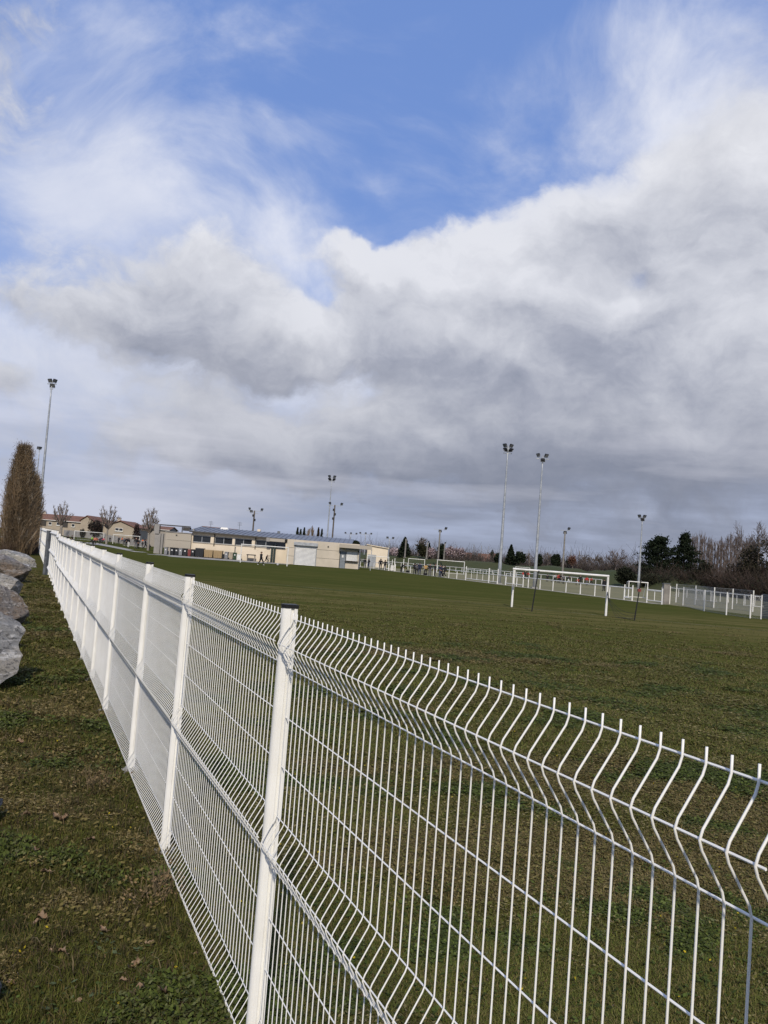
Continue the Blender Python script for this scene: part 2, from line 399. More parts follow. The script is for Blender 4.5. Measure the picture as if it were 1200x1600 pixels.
# ------------------------------------------------------------------ ground sheet
xs = np.unique(np.round(np.concatenate([np.linspace(-1600, -200, 15), np.arange(-200, -12, 4.), np.arange(-12, 10, .22), np.arange(10, 120, 4.), np.linspace(120, 1600, 15)]), 3))
ys = np.unique(np.round(np.concatenate([np.linspace(-400, -20, 8), np.arange(-20, 0, 2.), np.arange(0, 18, .22), np.arange(18, 60, 1.5), np.arange(60, 270, 4.), np.linspace(270, 3000, 14)]), 3))
XX, YY = np.meshgrid(xs, ys); ZZ = gzn(XX, YY)
nx, ny = len(xs), len(ys)
ii = (np.arange(ny-1)[:, None]*nx+np.arange(nx-1)[None]).ravel()
kind(G().add(np.stack([XX, YY, ZZ], -1).reshape(-1, 3), np.stack([ii, ii+1, ii+1+nx, ii+nx], 1)).build('ground', M['ground'], smooth=True), 'structure')

def sheet(name, pts, m, dz=.012, n=40, k=3):
    """strip between two polylines following the ground: pts = [(a_xy, b_xy), ...]"""
    A = np.array([p[0] for p in pts], float); B = np.array([p[1] for p in pts], float)
    t = np.linspace(0, len(pts)-1, n); idx = np.arange(len(pts))
    A = np.stack([np.interp(t, idx, A[:, i]) for i in (0, 1)], 1); B = np.stack([np.interp(t, idx, B[:, i]) for i in (0, 1)], 1)
    w = np.linspace(0, 1, k)[None, :, None]; P = A[:, None]*(1-w)+B[:, None]*w
    V = np.concatenate([P, (gz(P[..., 0], P[..., 1])+dz)[..., None]], -1).reshape(-1, 3)
    i0 = (np.arange(n-1)[:, None]*k+np.arange(k-1)[None]).ravel()
    return kind(G().add(V, np.stack([i0, i0+k, i0+k+1, i0+1], 1)).build(name, m), 'structure')

# ------------------------------------------------------------------ paths, second pitch, bank
def P2(px, Y): p = gb(px, Y); return (p[0], p[1])
sheet('path', [((-95, 128), (-95, 118)), (P2(150, 150), P2(150, 134)), (P2(200, 136), P2(200, 122)), (P2(245, 123.2), P2(245, 111)), (P2(330, 123.2), P2(330, 111)), (P2(400, 123.2), P2(400, 114)), (P2(452, 123.2), P2(452, 119))], M['path'])
# line of the white rail along the field edge
RA, RB = np.array(gb(641, 124.)[:2]), np.array(gb(1034, 68.)[:2])
def railpt(px):
    lo, hi = -1.5, 1.5
    for _ in range(40):
        m = .5*(lo+hi); p = RA+(RB-RA)*m
        if proj((p[0], p[1], 0))[0] < px: lo = m
        else: hi = m
    return RA+(RB-RA)*lo
RD = (RB-RA)/np.linalg.norm(RB-RA); RN = np.array([RD[1], -RD[0]]);  RN = RN if RN[1] < 0 else -RN     # towards the camera
k0, k1 = railpt(556), railpt(1034)
sheet('kerb_path', [(k0-RN*.5, k0+RN*1.3), (k1-RN*.5, k1+RN*.9)], M['kerb'])
sheet('training_pitch', [(k0-RN*.6+RD*-10, k0-RN*.6-RN*75+RD*-10), (k1-RN*.6+RD*45, k1-RN*75+RD*45)], M['tan_turf'], dz=.008)
def bank():
    g = G(); prof = [(0, -.05), (3, .5), (9, 2.2), (12, 2.55), (40, 2.7), (44, 2.3), (60, -.3)]
    line = [np.array(P2(440, 230)), np.array(P2(620, 205)), np.array(P2(760, 190)), np.array(P2(900, 158)), np.array(P2(1000, 150)), np.array(P2(1100, 128)), np.array(P2(1400, 110))]
    t = np.linspace(0, len(line)-1, 90); L = np.stack([np.interp(t, np.arange(len(line)), [p[i] for p in line]) for i in (0, 1)], 1)
    V = []
    for i, p in enumerate(L):
        h = 1+.10*math.sin(i*.5)+.06*math.sin(i*1.3)
        for dy, z in prof: V.append((p[0]+dy*.25, p[1]+dy, z*h if z > 0 else z))
    k = len(prof); i0 = (np.arange(89)[:, None]*k+np.arange(k-1)[None]).ravel()
    g.add(V, np.stack([i0, i0+k, i0+k+1, i0+1], 1)); kind(g.build('grass_bank', M['bank'], smooth=True), 'structure')
bank()
def on_bank(px, Y=None): return gb(px, Y or 190)

# ------------------------------------------------------------------ the white wire fence
FOLD = .062
ZH = [(.028, 0), (.135, 1), (.242, 0), (.455, 0), (.668, 0), (.884, 0), (.992, 1), (1.10, 0), (1.315, 0), (1.53, 0), (1.75, 0), (1.85, 1), (1.95, 0)]
WP = [(0, 0), (.03, 0), (.048, .006), (.118, .055), (.135, .061), (.152, .055), (.222, .006), (.242, 0)]
for z0 in (.884, 1.742):
    WP += [(z0-.012, 0), (z0+.006, .006), (z0+.09, .055), (z0+.107, .061), (z0+.124, .055), (z0+.2, .006), (z0+.216, 0)]
WP = np.array(WP)
NW = 43
def frame_matrix(s, top, ds=PITCHM, dz=.01):
    p = fence_xy(s); a = Vector((FD[0]*ds, FD[1]*ds, dz)).normalized()
    b = Vector((FN[0], FN[1], 0)); z = Vector((0, 0, 1))
    return Matrix(((a.x, b.x, z.x, p[0]), (a.y, b.y, z.y, p[1]), (a.z, b.z, z.z, top), (0, 0, 0, 1)))
FTOP0 = CAMH-.279
post_x = [455, 298.5, 235.5, 188, 164, 146, 132.5, 123]
def s_of_px(px):
    lo, hi = .5, 400.
    for _ in range(50):
        m = .5*(lo+hi); p = fence_xy(m)
        if proj((p[0], p[1], FTOP0+.0042*(m-F0)))[0] > px: lo = m
        else: hi = m
    return lo
posts_s = [s_of_px(x) for x in post_x]
posts_s = [s_of_px(1266)] + posts_s
while posts_s[-1] < 138: posts_s.append(posts_s[-1]+PITCHM)
def ftop(s): return FTOP0 + .0042*(s-F0) + (.16*float(sstep(31, 33.5, s)) if s > 31 else 0)
lean = {0: (0, 0), 1: (.5, .3), 2: (1.0, 0), 3: (.3, 0), 4: (.4, 0)}
def build_fence():
    root = thing('wire_mesh_fence', 'long white folded wire mesh panel fence running away from the camera between verge and field', 'fence', (*fence_xy(F0), 0))
    inv = Matrix.Translation(root.location).inverted()
    ft = []
    for q in range(3):
        r2 = np.random.default_rng(70+q); k = 14; t = np.arange(k)*2*math.pi/k; rr = r2.uniform(.07, .15, k); V = [(0, 0, .018)]+[(rr[j]*.55*math.cos(t[j]), rr[j]*.55*math.sin(t[j]), .014+r2.normal()*.004) for j in range(k)]+[(rr[j]*math.cos(t[j]), rr[j]*math.sin(t[j]), -.012) for j in range(k)]
        j = np.arange(k); n_ = (j+1) % k; ft.append(G().add(V, [np.stack([0*j, 1+j, 1+n_], 1), np.stack([1+j, 1+k+j, 1+k+n_, 1+n_], 1)]).mesh('footing', M['concrete'], True))
    # post: rounded front, grooves at the sides, flange at the rear
    t = np.linspace(0, math.pi, 11)
    front = [(.0265*math.cos(a), .016+.028*math.sin(a)) for a in t]
    poly = front + [(-.029, .010), (-.021, .008), (-.021, -.004), (-.031, -.006), (-.031, -.020), (.031, -.020), (.031, -.006), (.021, -.004), (.021, .008), (.029, .010)]
    pm = G().prism([(a, b) for a, b in poly[::-1]], 'z', -2.12, -.0).mesh('post', M['fence_white'])
    cp = [(a*1.12, .013+(b-.013)*1.1) for a, b in [(.0265*math.cos(a), .016+.028*math.sin(a)) for a in t] + [(-.031, -.020), (.031, -.020)]]
    cg = G().prism(cp[::-1], 'z', -.008, .008); cm = cg.mesh('cap', M['cap'])
    clip = G().box((0, 0, 0), (.012, .03, .03)).mesh('clip', M['fence_white'])
    for i, s in enumerate(posts_s):
        o = link('post', pm, root); lx = lean.get(i, (random.uniform(-.4, .4), 0))
        o.matrix_basis = inv@frame_matrix(s, ftop(s)+.028)@Matrix.Rotation(R_(-lx[0]), 4, 'Y')
        if i < 25:
            c = link('cap', cm, o)
        if i < 9: link('footing', ft[i % 3], o, (0, 0, -(ftop(s)+.028)+float(gzn(*fence_xy(s)))+.012), i*1.7)
        if i < 6:
            for zc in (-.30, -.80, -1.30): link('clip', clip, o, (.034, 0, zc))
    wire = G().path([(0, b, -z) for z, b in WP], .0025, 6).mesh('vertical_wire', M['fence_white'], True)
    def hz(W, zb): return G().tubes([(0, -.006 if not zb[1] else FOLD-.006, -zb[0])], [(W, -.006 if not zb[1] else FOLD-.006, -zb[0])], .0025, .0025, 6, caps=True)
    far_h = G(); far_v = G()
    for zb in ZH:
        bb = -.006 if not zb[1] else FOLD-.006
        far_h.tubes([(0, bb, -zb[0])], [(1, bb, -zb[0])], .0025, .0025, 5)
    far_hm = far_h.mesh('mesh_panel', M['fence_white'])
    for k in range(NW+1): far_v.path([(k/NW, b, -z) for z, b in WP], .0029, 4, caps=False)
    # widths are scaled per panel, so wires keep their thickness closely
    far_vm = far_v.mesh('vertical_wires', M['fence_white'], True)
    for i in range(len(posts_s)-1):
        s0, s1 = posts_s[i]+.022, posts_s[i+1]-.022; W = s1-s0
        mtx = inv@frame_matrix(s0, ftop(posts_s[i])+.005, s1-s0, ftop(posts_s[i+1])-ftop(posts_s[i]) if abs(posts_s[i]-32) > 3 else .01)
        if i < 2:
            p = link('mesh_panel', None, root); p.matrix_basis = mtx
            n = int(round((W-.03)/.0562))
            for k in range(n+1):
                o = link('vertical_wire', wire, p); o.location = (.015+k*(W-.03)/n, 0, 0)
            for zb in ZH: hz(W, zb).build('horizontal_wire', M['fence_white'], p)
        else:
            p = link('mesh_panel', far_hm, root); p.matrix_basis = mtx@Matrix.Diagonal((W, 1, 1, 1))
            v = kind(link('vertical_wires', far_vm, p), 'stuff')
build_fence()
# the galvanised post among the white ones
def galv_post():
    s = s_of_px(80.5); p = fence_xy(s, .12)
    root = thing('steel_post', 'dark grey galvanised steel post standing taller than the white fence beside it', 'post', (p[0], p[1], float(gz(*p))))
    G().box((0, 0, 1.08), (.15, .15, 2.16)).build('shaft', M['galv_dark'], root, rz=PHI)
    G().box((0, 0, 2.17), (.17, .17, .02)).build('cap', M['galv_dark'], root, rz=PHI)
    q = fence_xy(s+2.2, -.5)
    G2 = thing('timber_stake', 'weathered pale timber stake sticking up behind the grey steel post', 'stake', (q[0], q[1], 0))
    G().box((0, 0, 1.25), (.12, .1, 2.5), taper=.8).build('shaft', M['bark_pale'], G2)
    G().box((0.0, 0, 2.52), (.05, .05, .06), taper=.4).build('tip', M['bark_pale'], G2)
galv_post()

# ------------------------------------------------------------------ boulders on the verge
from mathutils import noise as mn
def rock(rpx, bpy_, w, d, h, seed, m, label, rz=0., Y=None, tilt=0.):
    rng = np.random.default_rng(seed)
    bm = bmesh.new(); bmesh.ops.create_icosphere(bm, subdivisions=6 if w > 1.6 else 5, radius=1)
    V = np.array([v.co[:] for v in bm.verts])
    # cut by random planes -> faceted block
    for k in range(17):
        n = rng.normal(size=3); n /= np.linalg.norm(n); lim = rng.uniform(.42, .82)
        dist = V@n; over = dist > lim; V[over] -= (dist[over]-lim)[:, None]*n
    for i, v in enumerate(bm.verts):
        p = Vector(V[i]); q = Vector(V[i]*1.0)
        a = mn.fractal(q*2.2+Vector((seed*3.1, 0, 0)), 1., 2.1, 7)*.045+abs(mn.noise(q*5.+Vector((seed, 0, 0))))*.035
        strat = abs(math.sin((q.z*4.+q.x*1.7+q.y*.9)*2.6+mn.noise(q*2.+Vector((seed, 1, 2)))*2.2))*.03
        v.co = p*(1+a-strat)
    me = bpy.data.meshes.new('boulder'); bm.to_mesh(me); bm.free()
    for f in me.polygons: f.use_smooth = True
    me.materials.append(m)
    try: me.set_sharp_from_angle(angle=R_(32))
    except Exception: pass
    o = link('boulder', me)
    Y = Y or gp(rpx, bpy_)[1]; e = gb(rpx, Y)
    sc_ = np.array([w/2, d/2, h*.62])
    o.scale = sc_/.70; o.rotation_euler = (tilt, 0, rz)
    o.location = (e[0]-w/2, Y+d*.3, float(gz(e[0], Y))+h*.27)
    W = np.array([v.co[:] for v in me.vertices])*np.array(o.scale); ca, sa = math.cos(rz), math.sin(rz); W = W@np.array([[ca, sa, 0], [-sa, ca, 0], [0, 0, 1]])
    for _ in range(4):
        Q = W+np.array(o.location); Q = Q[Q[:, 2] > 0]; v = Q-_C; px = 600+FPX*(v@_R)/(v@_f); o.location.x -= (px.max()-rpx)*Y/FPX
    return tag(o, label, 'boulder', 'boulders along the verge')
rock(58, 882, 2.0, 1.5, .95, 3, M['rock_grey'], 'grey boulder farthest along the verge, right in front of the bare brown tree', .3, 47)
rock(50, 914, 2.6, 2.0, 1.05, 5, M['rock_brown'], 'brown stained boulder on the verge behind the small white block', -.2, 33)
rock(47, 895, .95, .8, .8, 8, M['rock_white'], 'small white block between the farthest grey boulder and the brown boulder', .5, 37)
rock(37, 940, 1.5, 1.2, .95, 11, M['rock_grey'], 'dark grey rounded boulder just behind the white quartz boulder', .2, 25.5)
rock(16, 936, 1.0, .8, .95, 14, M['rock_white'], 'pinkish white boulder cut by the left photo edge', .7, 21.5)
rock(46, 976, 1.5, 1.2, .82, 17, M['rock_brown'], 'pale tan angular boulder with a jutting white right corner', -.4, 18.2)
rock(40, 1078, 2.0, 1.9, 1.05, 21, M['rock_grey'], 'largest grey boulder with pale veins, nearest full one at the left edge', .25, 10.7)
rock(33, 985, 1.7, 1.6, .95, 29, M['rock_grey'], 'blue grey boulder leaning behind the largest veined boulder', .9, 14.3)
rock(5, 1322, .8, .7, .40, 24, M['rock_white'], 'pale boulder of which only a sliver shows at mid left edge', .1, 5.75)
rock(3, 1600, .6, .5, .25, 27, M['rock_grey'], 'low grey boulder just peeping into the bottom left corner', .1, 3.75)

# ------------------------------------------------------------------ grass, weeds, leaves near the camera
def vegetation():
    rng = np.random.default_rng(7)
    def scatter(n, r0, r1, a0, a1, pw=1.0):
        u = rng.random(n); r = r0*(r1/r0)**(u**pw); a = rng.uniform(a0, a1, n)
        return np.stack([r*np.sin(a), r*np.cos(a)], 1)
    def sidev(P): return P@FN+FOFF
    def blades(name, P, h, wd, cols, lean_=.5):
        n = len(P); z = gzn(P[:, 0], P[:, 1]); B = np.column_stack([P, z-.004])
        a = rng.uniform(0, 2*math.pi, n); dx = np.stack([np.cos(a), np.sin(a), np.zeros(n)], 1)
        b = rng.uniform(0, 2*math.pi, n); ln = np.stack([np.cos(b), np.sin(b), np.zeros(n)], 1)*(rng.random(n)**1.0*lean_*1.6)[:, None]
        up = np.array([0, 0, 1.])
        h = h[:, None]; wd = wd[:, None]
        mid_ = B+(up*.55+ln*.35)*h; tip = B+(up*(.95)+ln*1.1)*h; tip[:, 2] = np.maximum(tip[:, 2]-.35*np.linalg.norm(ln, axis=1)*h[:, 0], B[:, 2]+.008)
        V = np.stack([B-dx*wd*.5, B+dx*wd*.5, mid_+dx*wd*.42, mid_-dx*wd*.42, tip], 1).reshape(-1, 3)
        i0 = np.arange(n)*5
        g = G().add(V, [np.stack([i0, i0+1, i0+2, i0+3], 1), np.stack([i0+3, i0+2, i0+4], 1)], 0, np.repeat(cols, 5, 0))
        return kind(g.build(name, M['leaf']), 'stuff')
    def pnoise(P, s, ph=0.):
        return np.array([mn.noise(Vector((p[0]*s+ph, p[1]*s, 0))) for p in P])
    def mixcol(n, opts, w):
        k = rng.choice(len(opts), n, p=np.array(w)/sum(w)); c = np.array(opts)[k]; return c*rng.uniform(.65, 1.3, (n, 1))
    # verge
    T = scatter(5000, 2.2, 26, R_(-40), R_(4), .95); T = T[sidev(T) > .0]; T = np.repeat(T, 15, 0); tr_ = np.hypot(*T.T)
    tuft = T+rng.normal(0, 1, T.shape)*(.022*np.clip(tr_/5, 1, 2.5))[:, None]
    P = scatter(40000, 2.2, 26, R_(-40), R_(4), .95); P = P[sidev(P) > -.02]; n_flat = len(P); P = np.vstack([P, tuft])
    nz = pnoise(P, .9) + .6*pnoise(P, 2.7, 9.); r = np.hypot(*P.T)
    dry = rng.random(len(P)) < np.clip(.42-nz*.55, .08, .9)
    cg = mixcol(len(P), [(.060, .060, .017), (.075, .072, .022), (.045, .046, .014), (.09, .08, .03)], [3, 2, 2, 1]); cd = mixcol(len(P), [(.125, .093, .048), (.085, .060, .032), (.17, .135, .075), (.06, .045, .027)], [3, 3, 1, 2])
    cols = np.where(dry[:, None], cd, cg)
    keep = rng.random(len(P)) < np.clip(.75+nz*.5, .25, 1.)
    h = rng.uniform(.025, .075, len(P))*(1+.5*np.clip(nz, 0, 1)); h[dry] *= 1.05; wd = rng.uniform(.003, .0075, len(P))*np.clip(r/5, 1, 3.2); h[n_flat:] *= rng.uniform(.8, 1.8, (len(P)-n_flat+14)//15).repeat(15)[:len(P)-n_flat]; h[:n_flat] *= .75
    blades('verge_grass', P[keep], h[keep], wd[keep], cols[keep], .75)
    # field side, mown
    P = scatter(90000, 1.6, 48, R_(-24), R_(33), 1.0); P = P[sidev(P) < .02]
    nz = pnoise(P, .6) + .6*pnoise(P, 2.1, 4.); r = np.hypot(*P.T)
    dry = rng.random(len(P)) < np.clip(.36-nz*.55, .05, .9)
    cg = mixcol(len(P), [(.072, .080, .019), (.090, .096, .024), (.056, .062, .016)], [3, 2, 2]); cd = mixcol(len(P), [(.105, .082, .042), (.075, .057, .030), (.14, .115, .062)], [3, 3, 1])
    cols = np.where(dry[:, None], cd, cg); keep = rng.random(len(P)) < np.clip(.8+nz*.5, .3, 1.)
    h = rng.uniform(.015, .05, len(P))*(1+.5*np.clip(nz, -.5, 1)); wd = rng.uniform(.003, .007, len(P))*np.clip(r/4.5, 1, 6)
    blades('field_grass', P[keep], h[keep], wd[keep], cols[keep], .8)
    # low broad-leaved weeds and clover
    def weeds(name, n, r1, a0, a1, sgn, cols_):
        C0 = scatter(n, 2.2, r1, a0, a1); C0 = C0[(sidev(C0)*sgn) > .05]
        nzz = pnoise(C0, .7, 3.); C0 = C0[nzz > -.05]
        k = 10; P = np.repeat(C0, k, 0); m = len(P); a = rng.uniform(0, 2*math.pi, m); rr = rng.uniform(.01, .085, m)
        Q = P+np.stack([np.cos(a), np.sin(a)], 1)*rr[:, None]; z = gzn(Q[:, 0], Q[:, 1])+rng.uniform(.012, .045, m)
        L = rng.uniform(.012, .030, m); d = np.stack([np.cos(a), np.sin(a), rng.uniform(-.2, .5, m)], 1); t = np.stack([-np.sin(a), np.cos(a), rng.uniform(-.3, .3, m)], 1)
        B = np.column_stack([Q, z]); V = np.stack([B-d*L[:, None]*.6, B+t*L[:, None]*.42, B+d*L[:, None]*.7, B-t*L[:, None]*.42], 1).reshape(-1, 3)
        i0 = np.arange(m)*4; c = np.repeat(mixcol(len(C0), cols_, [1]*len(cols_)), k, 0)*rng.uniform(.8, 1.2, (m, 1))
        kind(G().add(V, np.stack([i0, i0+1, i0+2, i0+3], 1), 0, np.repeat(c, 4, 0)).build(name, M['leaf']), 'stuff')
    weeds('low_weeds', 1500, 16, R_(-38), R_(2), 1, [(.075, .105, .024), (.085, .105, .05), (.06, .08, .02), (.11, .12, .034)])
    weeds('field_weeds', 1500, 22, R_(-22), R_(32), -1, [(.075, .100, .022), (.066, .088, .02), (.056, .074, .018)])
    # dense turf: small patches of blades scattered by geometry nodes
    def patch(nm, n, hmin, hmax, wmin, wmax, cols_, leafy, seed):
        r2 = np.random.default_rng(seed); a = r2.uniform(0, 6.283, n); rr = .10*np.sqrt(r2.random(n)); B = np.stack([rr*np.cos(a), rr*np.sin(a), np.full(n, -.004)], 1)
        h = r2.uniform(hmin, hmax, n)[:, None]; w = r2.uniform(wmin, wmax, n)[:, None]; b = r2.uniform(0, 6.283, n); ln = np.stack([np.cos(b), np.sin(b), 0*b], 1)*r2.uniform(.2, 1.5, n)[:, None]; dx = np.stack([-np.sin(b), np.cos(b), 0*b], 1)
        up = np.array([0, 0, 1.]); mid_ = B+(up*.6+ln*.35)*h; tip = B+(up*.85+ln*1.0)*h
        V = np.stack([B-dx*w*.5, B+dx*w*.5, mid_+dx*w*.45, mid_-dx*w*.45, tip], 1).reshape(-1, 3); i0 = np.arange(n)*5; cc = np.array(cols_)
        c = cc[r2.integers(0, len(cc), n)]*r2.uniform(.6, 1.35, (n, 1)); g = G().add(V, [np.stack([i0, i0+1, i0+2, i0+3], 1), np.stack([i0+3, i0+2, i0+4], 1)], 0, np.repeat(c, 5, 0))
        if leafy:
            a = r2.uniform(0, 6.283, leafy); rr = .10*np.sqrt(r2.random(leafy)); C = np.stack([rr*np.cos(a), rr*np.sin(a), r2.uniform(.006, .035, leafy)], 1); c = cc[r2.integers(0, len(cc), leafy)]*r2.uniform(.7, 1.4, (leafy, 1))
            t = r2.uniform(0, 6.283, leafy); L_ = r2.uniform(.010, .024, leafy)[:, None]; d = np.stack([np.cos(t), np.sin(t), r2.uniform(-.5, .5, leafy)], 1); e = np.stack([-np.sin(t), np.cos(t), r2.uniform(-.4, .4, leafy)], 1)
            g.add(np.stack([C-d*L_*.6, C+e*L_*.4, C+d*L_*.7, C-e*L_*.4], 1).reshape(-1, 3), np.array([[0, 1, 2, 3]])[None].repeat(leafy, 0).reshape(-1, 4)+(np.arange(leafy)*4)[:, None], 0, np.repeat(c, 4, 0))
        return bpy.data.objects.new(nm, g.mesh(nm, M['leaf']))
    def turf(nm, P, src, zs):
        me = bpy.data.meshes.new(nm); me.vertices.add(len(P)); me.vertices.foreach_set('co', np.column_stack([P, gzn(P[:, 0], P[:, 1])]).ravel())
        r = np.hypot(*P.T); s = np.clip(r/5.5, 1, 3.2)*np.where(P@FN+FOFF > 0, 1+.9*sstep(12, 40, r), 1.)*rng.uniform(.8, 1.25, len(P)); sv = np.stack([s, s, zs*np.clip(r/9, 1, 1.3)*rng.uniform(.7, 1.3, len(P))], 1)
        me.attributes.new('patch_scale', 'FLOAT_VECTOR', 'POINT').data.foreach_set('vector', sv.ravel()); rv = np.zeros((len(P), 3)); rv[:, 2] = rng.uniform(0, 6.283, len(P))
        me.attributes.new('patch_turn', 'FLOAT_VECTOR', 'POINT').data.foreach_set('vector', rv.ravel())
        o = kind(link(nm, me), 'stuff'); ng = bpy.data.node_groups.new(nm, 'GeometryNodeTree'); ng.interface.new_socket('Geometry', in_out='INPUT', socket_type='NodeSocketGeometry'); ng.interface.new_socket('Geometry', in_out='OUTPUT', socket_type='NodeSocketGeometry')
        N = ng.nodes.new; gi, go, ip, oi = N('NodeGroupInput'), N('NodeGroupOutput'), N('GeometryNodeInstanceOnPoints'), N('GeometryNodeObjectInfo'); oi.inputs[0].default_value = src; K = ng.links.new
        for nme, sock in (('patch_scale', 'Scale'), ('patch_turn', 'Rotation')):
            na = N('GeometryNodeInputNamedAttribute'); na.data_type = 'FLOAT_VECTOR'; na.inputs[0].default_value = nme; K(na.outputs[0], ip.inputs[sock])
        K(gi.outputs[0], ip.inputs['Points']); K(oi.outputs['Geometry'], ip.inputs['Instance']); K(ip.outputs[0], go.inputs[0]); md = o.modifiers.new('scatter', 'NODES'); md.node_group = ng; return o
    GRN = [(.104, .120, .023), (.128, .140, .032), (.080, .094, .018), (.145, .148, .040), (.16, .13, .050)]; OLV = [(.122, .120, .029), (.100, .105, .024), (.155, .128, .046), (.080, .086, .019), (.18, .15, .064)]
    DRY = [(.205, .160, .065), (.155, .122, .048), (.27, .215, .105), (.11, .09, .035), (.13, .12, .034)]; WED = [(.072, .094, .020), (.095, .118, .030), (.056, .072, .017), (.11, .12, .05)]
    src = [patch('grass_patch', 110, .015, .045, .0025, .006, GRN, 0, 1), patch('olive_patch', 110, .012, .042, .0025, .006, OLV, 10, 2), patch('straw_patch', 90, .012, .05, .002, .005, DRY, 26, 3), patch('weed_patch', 40, .015, .04, .003, .006, WED, 60, 4)]
    def dim(c): return [(a*.88, b*.86, d*.80) for a, b, d in c]
    src += [patch('grass_patch', 110, .015, .045, .0025, .006, dim(GRN), 0, 11), patch('olive_patch', 110, .012, .042, .0025, .006, dim(OLV), 14, 12), patch('straw_patch', 90, .012, .05, .002, .005, dim(DRY), 30, 13), patch('weed_patch', 40, .015, .04, .003, .006, dim(WED), 60, 14)]
    P = np.vstack([scatter(10000, 2.0, 48, R_(-42), R_(4), 1.), scatter(34000, 1.5, 46, R_(-26), R_(34), 1.)]); vg = sidev(P) > 0; keep = np.ones(len(P), bool); keep[:10000] = vg[:10000]; keep[10000:] = ~vg[10000:]; P = P[keep]; vg = vg[keep]
    n1 = pnoise(P, .55, 31.)+.7*pnoise(P, 1.9, 7.); n2 = pnoise(P, .8, 55.)+.5*pnoise(P, 3.1, 17.); far_ = sstep(10, 40, np.hypot(*P.T)); str_ = np.array([mn.noise(Vector((p[0]*.10+p[1]*.02, p[1]*.42, 5.))) for p in P]); n1 = np.where(vg, n1*1.25-.10, n1*.7+.36-np.clip(str_-.12, 0, 1)*2.0)
    ty = np.where(n1 > .22, 0, np.where(n1 > -.25, 1, 2)); ty[(n2 > .32) & (far_ < .5)] = 3
    gapm = (pnoise(P, 4.1, 3.) > -.42) & (rng.random(len(P)) < np.where(vg, 1., sstep(44, 9, np.hypot(*P.T))))
    for k, nm in enumerate(('green_turf', 'olive_turf', 'dry_turf', 'weed_turf', 'verge_green_turf', 'verge_olive_turf', 'verge_dry_turf', 'verge_weed_turf')):
        q = (ty == k % 4) & gapm & (vg == (k > 3)); turf(nm, P[q], src[k], np.where(vg[q], 1.4+.9*np.clip(n2[q], -.5, 1.), 1.))
    # crumbled leaf litter and pale straw
    P = scatter(5200, 2.2, 12, R_(-38), R_(30)); m = len(P); z = gzn(P[:, 0], P[:, 1])+rng.uniform(.006, .03, m)
    kind(G().leaves(np.column_stack([P, z]), rng.uniform(.008, .024, m), rng, mixcol(m, [(.16, .11, .065), (.11, .07, .04), (.24, .19, .13)], [2, 2, 1]), up=0.).build('leaf_litter', M['leaf']), 'stuff')
    # yellow flower specks in the turf
    P = scatter(260, 3, 24, R_(-30), R_(32)); m = len(P); z = gzn(P[:, 0], P[:, 1])+rng.uniform(.03, .05, m)
    kind(G().leaves(np.column_stack([P, z]), np.full(m, .02), rng, np.array([(.55, .42, .03)])*np.ones((m, 1))).build('yellow_flowers', M['leaf']), 'stuff')
    # dead stalk clumps with small russet leaves
    for (px, py, hh) in ((150, 1235, .22), (255, 1405, .2), (215, 905, .3), (235, 1420, .16)):
        p = gp(px, py); g = G(); n = 34
        b = np.column_stack([rng.normal(0, .06, n), rng.normal(0, .06, n), np.zeros(n)]); tp = b+np.column_stack([rng.normal(0, .07, n), rng.normal(0, .07, n), rng.uniform(.4, 1., n)*hh])
        g.tubes(b, tp, .0022, .001, 3, c=np.array([(.15, .11, .06)])*np.ones((n, 1)))
        q = b+(tp-b)*rng.uniform(.4, 1., (n, 1)); g.leaves(np.repeat(q, 3, 0)+rng.normal(0, .012, (n*3, 3)), .022, rng, np.array([(.19, .13, .065)])*rng.uniform(.6, 1.3, (n*3, 1)))
        lab = {150: 'dead tan weed clump with crumpled leaves, halfway along the verge', 255: 'tan dried weed clump close to the foot of the second fence post', 215: 'far dry straw clump between the boulders and the fence', 235: 'small tan dried clump just left of the second fence post foot'}[px]
        o = g.build('dead_weed', M['twig']); o.location = (p[0], p[1], float(gzn(p[0], p[1]))); tag(o, lab, 'weed')
    # single dry leaves
    ms = []
    for s in range(4):
        r2 = np.random.default_rng(40+s); nseg = 7; t = np.linspace(0, 1, nseg); w = np.sin(np.clip(t*1.02+.03, 0, 1)*math.pi)**.7*.024*(1+.3*r2.normal(size=nseg)); L = .075
        V = []
        for i in range(nseg):
            zc = .012*math.sin(t[i]*3+s)+.016*t[i]*r2.random(); V += [(L*(t[i]-.5), -w[i], zc+.015*r2.random()+.006), (L*(t[i]-.5), 0, zc), (L*(t[i]-.5), w[i], zc+.02*r2.random()+.004)]
        i0 = (np.arange(nseg-1)[:, None]*3+np.arange(2)[None]).ravel()
        g = G().add(V, np.stack([i0, i0+3, i0+4, i0+1], 1)); g.tubes([(L*.5, 0, .01)], [(L*.85, .006, .016)], .0014, .001, 3); ms.append(g.mesh('dry_leaf', M['dry_leaf'], True))
    spots = [(48, 1372), (70, 1380), (86, 1293), (97, 1295), (53, 1346), (65, 1452), (56, 1458), (80, 1500), (95, 1506), (253, 1577), (215, 1575), (207, 1528), (25, 1133), (30, 1170), (93, 1163), (302, 1513), (66, 1440), (190, 1555), (120, 1585), (18, 1545), (40, 1291), (140, 1330), (160, 1470), (232, 1490)]
    for i, (px, py) in enumerate(spots):
        p = gp(px, py); o = link('dry_leaf', ms[i % 4], None, (p[0], p[1], float(gzn(p[0], p[1]))+.028), random.uniform(0, 6)); o.rotation_euler.x = random.uniform(-.5, .5); s = random.uniform(.45, .95); o.scale = (s, s*random.uniform(.7, 1.2), s*random.uniform(.8, 2.2))
        tag(o, 'curled brown dry leaf lying loose on the verge grass', 'dry leaf', 'dry leaves on the verge')
